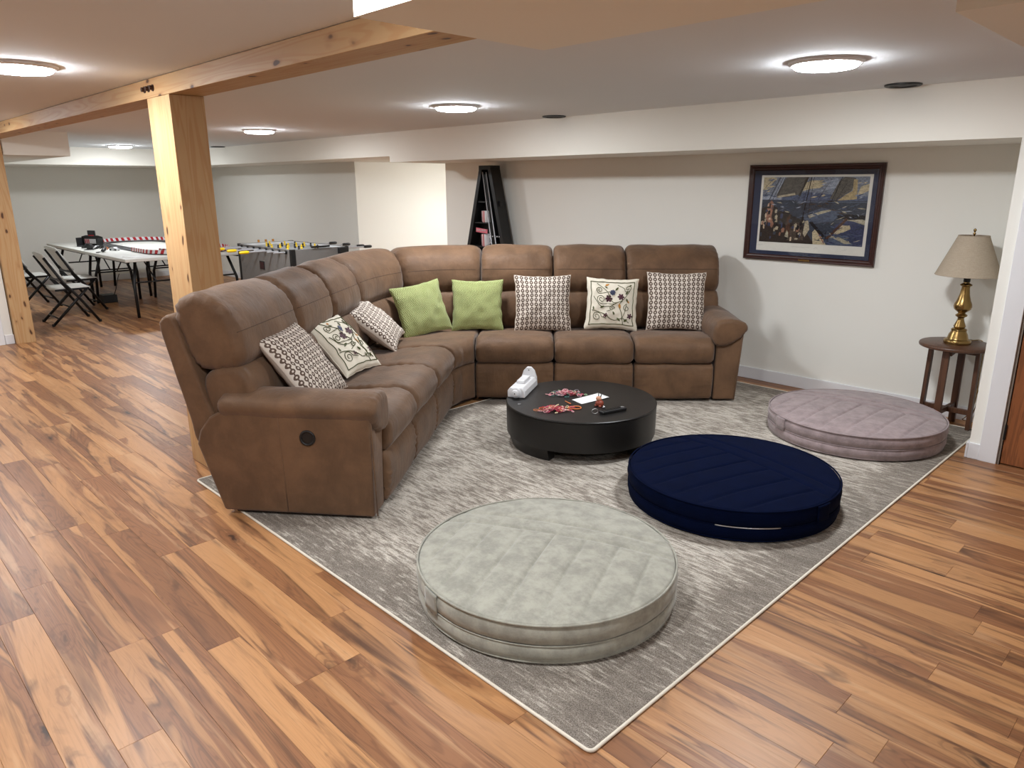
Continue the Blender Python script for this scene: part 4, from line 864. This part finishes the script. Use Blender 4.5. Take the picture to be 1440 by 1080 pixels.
# striped barriers: pieces sharing two meshes
mw = MB().add([(-.022, -.006, 0), (.022, -.006, 0), (.022, .006, 0), (-.022, .006, 0), (-.002, -.006, .048), (.042, -.006, .048), (.042, .006, .048), (-.002, .006, .048)], [(0, 3, 2, 1), (4, 5, 6, 7), (0, 1, 5, 4), (1, 2, 6, 5), (2, 3, 7, 6), (3, 0, 4, 7)])
me_w, me_r = mw.mesh('barrier_segment', M_white), mw.mesh('barrier_segment', M_red)
def barrier(P, z0=0):
    ln = [0]
    for a, b in zip(P[:-1], P[1:]): ln.append(ln[-1]+math.hypot(b[0]-a[0], b[1]-a[1]))
    s_, j, k_ = .02, 0, 0
    while s_ < ln[-1]:
        while ln[j+1] < s_: j += 1
        f = (s_-ln[j])/(ln[j+1]-ln[j]); x = P[j][0]+(P[j+1][0]-P[j][0])*f; y = P[j][1]+(P[j+1][1]-P[j][1])*f
        put('barrier_segment', me_w if k_ % 2 else me_r, tr, (x, y, .012), (0, 0, math.atan2(P[j+1][1]-P[j][1], P[j+1][0]-P[j][0]))); s_ += .044; k_ += 1
O = oval(.548, 1.0)
barrier([(.55, -.548)]+O[:25]); barrier([(-.35+.1*0, .548)]+O[25:43]); barrier([(.95, .548), (-.35, .548)])
I_ = oval(.35, 1.0); barrier(I_[:25])
bo = thing('pit_booth', 'black slot car pit booth with sign tower on white table', 'toy building', (-12.05, 3.15, .7355), .45); bo.scale = (.74, .74, .74)
part('back_wall', MB().prism([(-.24, 0), (.24, 0), (.28, .10), (.27, .19), (.16, .215), (-.16, .215), (-.27, .19), (-.28, .10)], 1, .06, .08), M_blackp, bo, bev=.003)
part('banner', MB().box(-.19, .10, .052, .059, .055, .145), M_white, bo)
for k_ in range(3): part('banner_stripe', MB().box(-.18+k_*.045, -.155+k_*.045, .049, .0515, .06, .14), M_red, bo)
for s in (-1, 1): part('wing', MB().hexa([(s*.24, -.08, 0), (s*.26, -.08, 0), (s*.26, .06, 0), (s*.24, .06, 0), (s*.27, -.06, .17), (s*.285, -.06, .17), (s*.285, .06, .17), (s*.27, .06, .17)]), M_blackp, bo)
tw = part('sign_tower', MB().box(-.09, .09, .055, .085, .20, .31), M_blackp, bo, bev=.004); part('sign_screen', MB().box(-.07, .07, .0525, .0545, .235, .30), M_track, tw); part('sign_strip', MB().box(-.07, .07, .0525, .0545, .205, .225), M_red, tw)
part('deck', MB().box(-.24, .24, -.10, .06, 0, .02), M_track, bo)
def controller(x, y, rz, label, mm):
    t = thing('slot_controller', label, 'controller', (x, y, .7355), rz, 'slot car hand controllers')
    part('grip', MB().tube([(-.09, 0, .025), (-.05, 0, .028), (.0, .01, .035), (.05, .03, .045), (.075, .05, .05)], [.012, .022, .026, .024, .014], 10), M_blackp, t, 180); part('trigger', MB().tube([(-.01, -.03, .03), (.015, -.035, .05), (.03, -.01, .06)], [.006, .010, .008], 8), mm, t, 180)
    part('cable', MB().tube(crom([(-.09, 0, .02), (-.13, .02, .006), (-.12, .06, .006), (-.05, .075, .006), (-.02, .06, .006)], 24, closed=False), .004, 6), M_blackp, t, 180)
controller(-11.66, 2.99, .3, 'black slot car controller nearest the left chairs', M_blackp); controller(-11.30, 3.0, 1.2, 'black controller with pale trigger in front of the booth', M_white); controller(-10.90, 3.02, 2.4, 'black controller with orange trigger near the papers', LC[6])
for i, (x, y, a, l) in enumerate(((-11.50, 3.18, .5, 'small dark slot car beside the booth'), (-11.08, 3.19, .4, 'silver slot car between the controllers'))):
    t = thing('slot_car', l, 'toy car', (x, y, .7355), a); part('body', MB().prism([(-.075, .008), (.075, .008), (.078, .022), (.04, .03), (.015, .046), (-.03, .046), (-.05, .03), (-.077, .028)], 1, -.028, .028), (M_blackp, M_alu)[i], t, bev=.004)
    for sx in (-.045, .048):
        for sy in (-1, 1): part('wheel', MB().tube([(sx, sy*.022, .013), (sx, sy*.032, .013)], .013, 12), M_blackp, t, 60)
tag(part('paper_sheet', MB().box(-.14, .14, -.105, .105, 0, .004), M_paper, None, loc=(-9.84, 3.07, .7355), rot=(0, 0, .15)), 'white booklet at the near corner of the folding table', 'paper')
t = thing('power_pedal', 'black box with thin cable on the floor under the white table', 'box', (-11.37, 3.10, 0)); part('body', MB().box(-.11, .11, -.09, .09, 0, .11), M_blackp, t, bev=.006); part('cable', MB().tube(crom([(.1, .05, .1), (.14, .08, .2), (.12, .12, .32), (.16, .14, .40)], 20, closed=False), .005, 6), M_blackp, t, 180)

# folding chairs
def chair_proto():
    t = thing('folding_chair', '', 'chair', (0, 0, 0), 0, 'white folding chairs at the tables')
    mb = MB(); N = 8; vs = []
    for j in range(N+1):
        for i in range(N+1):
            a, b = i/N*2-1, j/N*2-1; vs.append((a*.205*(1-.06*b*b), .02+b*.20*(1-.08*a*a), .435+.012*a*a-.010*(1-b*b)-.03*max(0, b-.6)))
    o = part('seat', MB().add(vs, [(j*(N+1)+i, j*(N+1)+i+1, (j+1)*(N+1)+i+1, (j+1)*(N+1)+i) for j in range(N) for i in range(N)]), M_tabletop, t, 180); so = o.modifiers.new('thick', 'SOLIDIFY'); so.thickness = .028; so.offset = -1
    vs = []
    for j in range(N+1):
        for i in range(N+1):
            a, b = i/N*2-1, j/N*2-1; z = .70+b*.155-.02*a*a*(b > 0)*b; vs.append((a*.215*(1-.05*b*b), -.155-.085*b-.03*(1-a*a), z))
    o = part('backrest', MB().add(vs, [(j*(N+1)+i, j*(N+1)+i+1, (j+1)*(N+1)+i+1, (j+1)*(N+1)+i) for j in range(N) for i in range(N)]), M_tabletop, t, 180); so = o.modifiers.new('thick', 'SOLIDIFY'); so.thickness = .022; so.offset = 0
    for s in (-1, 1):
        part('front_leg', MB().tube([(s*.225, -.235, .80), (s*.235, -.08, .50), (s*.24, .05, .33), (s*.245, .245, .012)], .016, 8), M_blackm, t, 180)
        part('rear_leg', MB().tube([(s*.21, .17, .415), (s*.215, .03, .28), (s*.225, -.245, .012)], .016, 8), M_blackm, t, 180)
        part('seat_rail', MB().bar((s*.208, -.17, .415), (s*.208, .19, .415), .016, .022), M_blackm, t); part('hinge_plate', MB().bar((s*.228, -.10, .52), (s*.225, -.02, .40), .008, .04), M_blackm, t)
        for yy, nm in ((.248, 'foot_cap'), (-.248, 'foot_cap')): part(nm, MB().lathe([(0, 0), (.016, 0), (.016, .03), (0, .03)], 10, c=(s*(.245 if yy > 0 else .225), yy, 0)), M_blackp, t, 60)
    part('crossbar', MB().tube([(-.243, .20, .10), (.243, .20, .10)], .009, 8), M_blackm, t, 180); part('crossbar', MB().tube([(-.222, -.18, .085), (.222, -.18, .085)], .009, 8), M_blackm, t, 180); part('back_bar', MB().bar((-.23, -.10, .53), (.23, -.10, .53), .014, .03), M_blackm, t)
    return t
ch = chair_proto(); spots = ((-10.01, 2.29, 0, 'white folding chair nearest the camera, in front of the white table'), (-10.92, 2.62, .05, 'white folding chair pushed in under the white table, second in the row'), (-11.70, 2.26, .1, 'white folding chair half hidden by the far left pine post'))
for i, (x, y, a, l) in enumerate(spots):
    c = ch if i == 0 else copy_tree(ch)
    c.location = (x, y, 0); c.rotation_euler = (0, 0, a); c['label'] = l
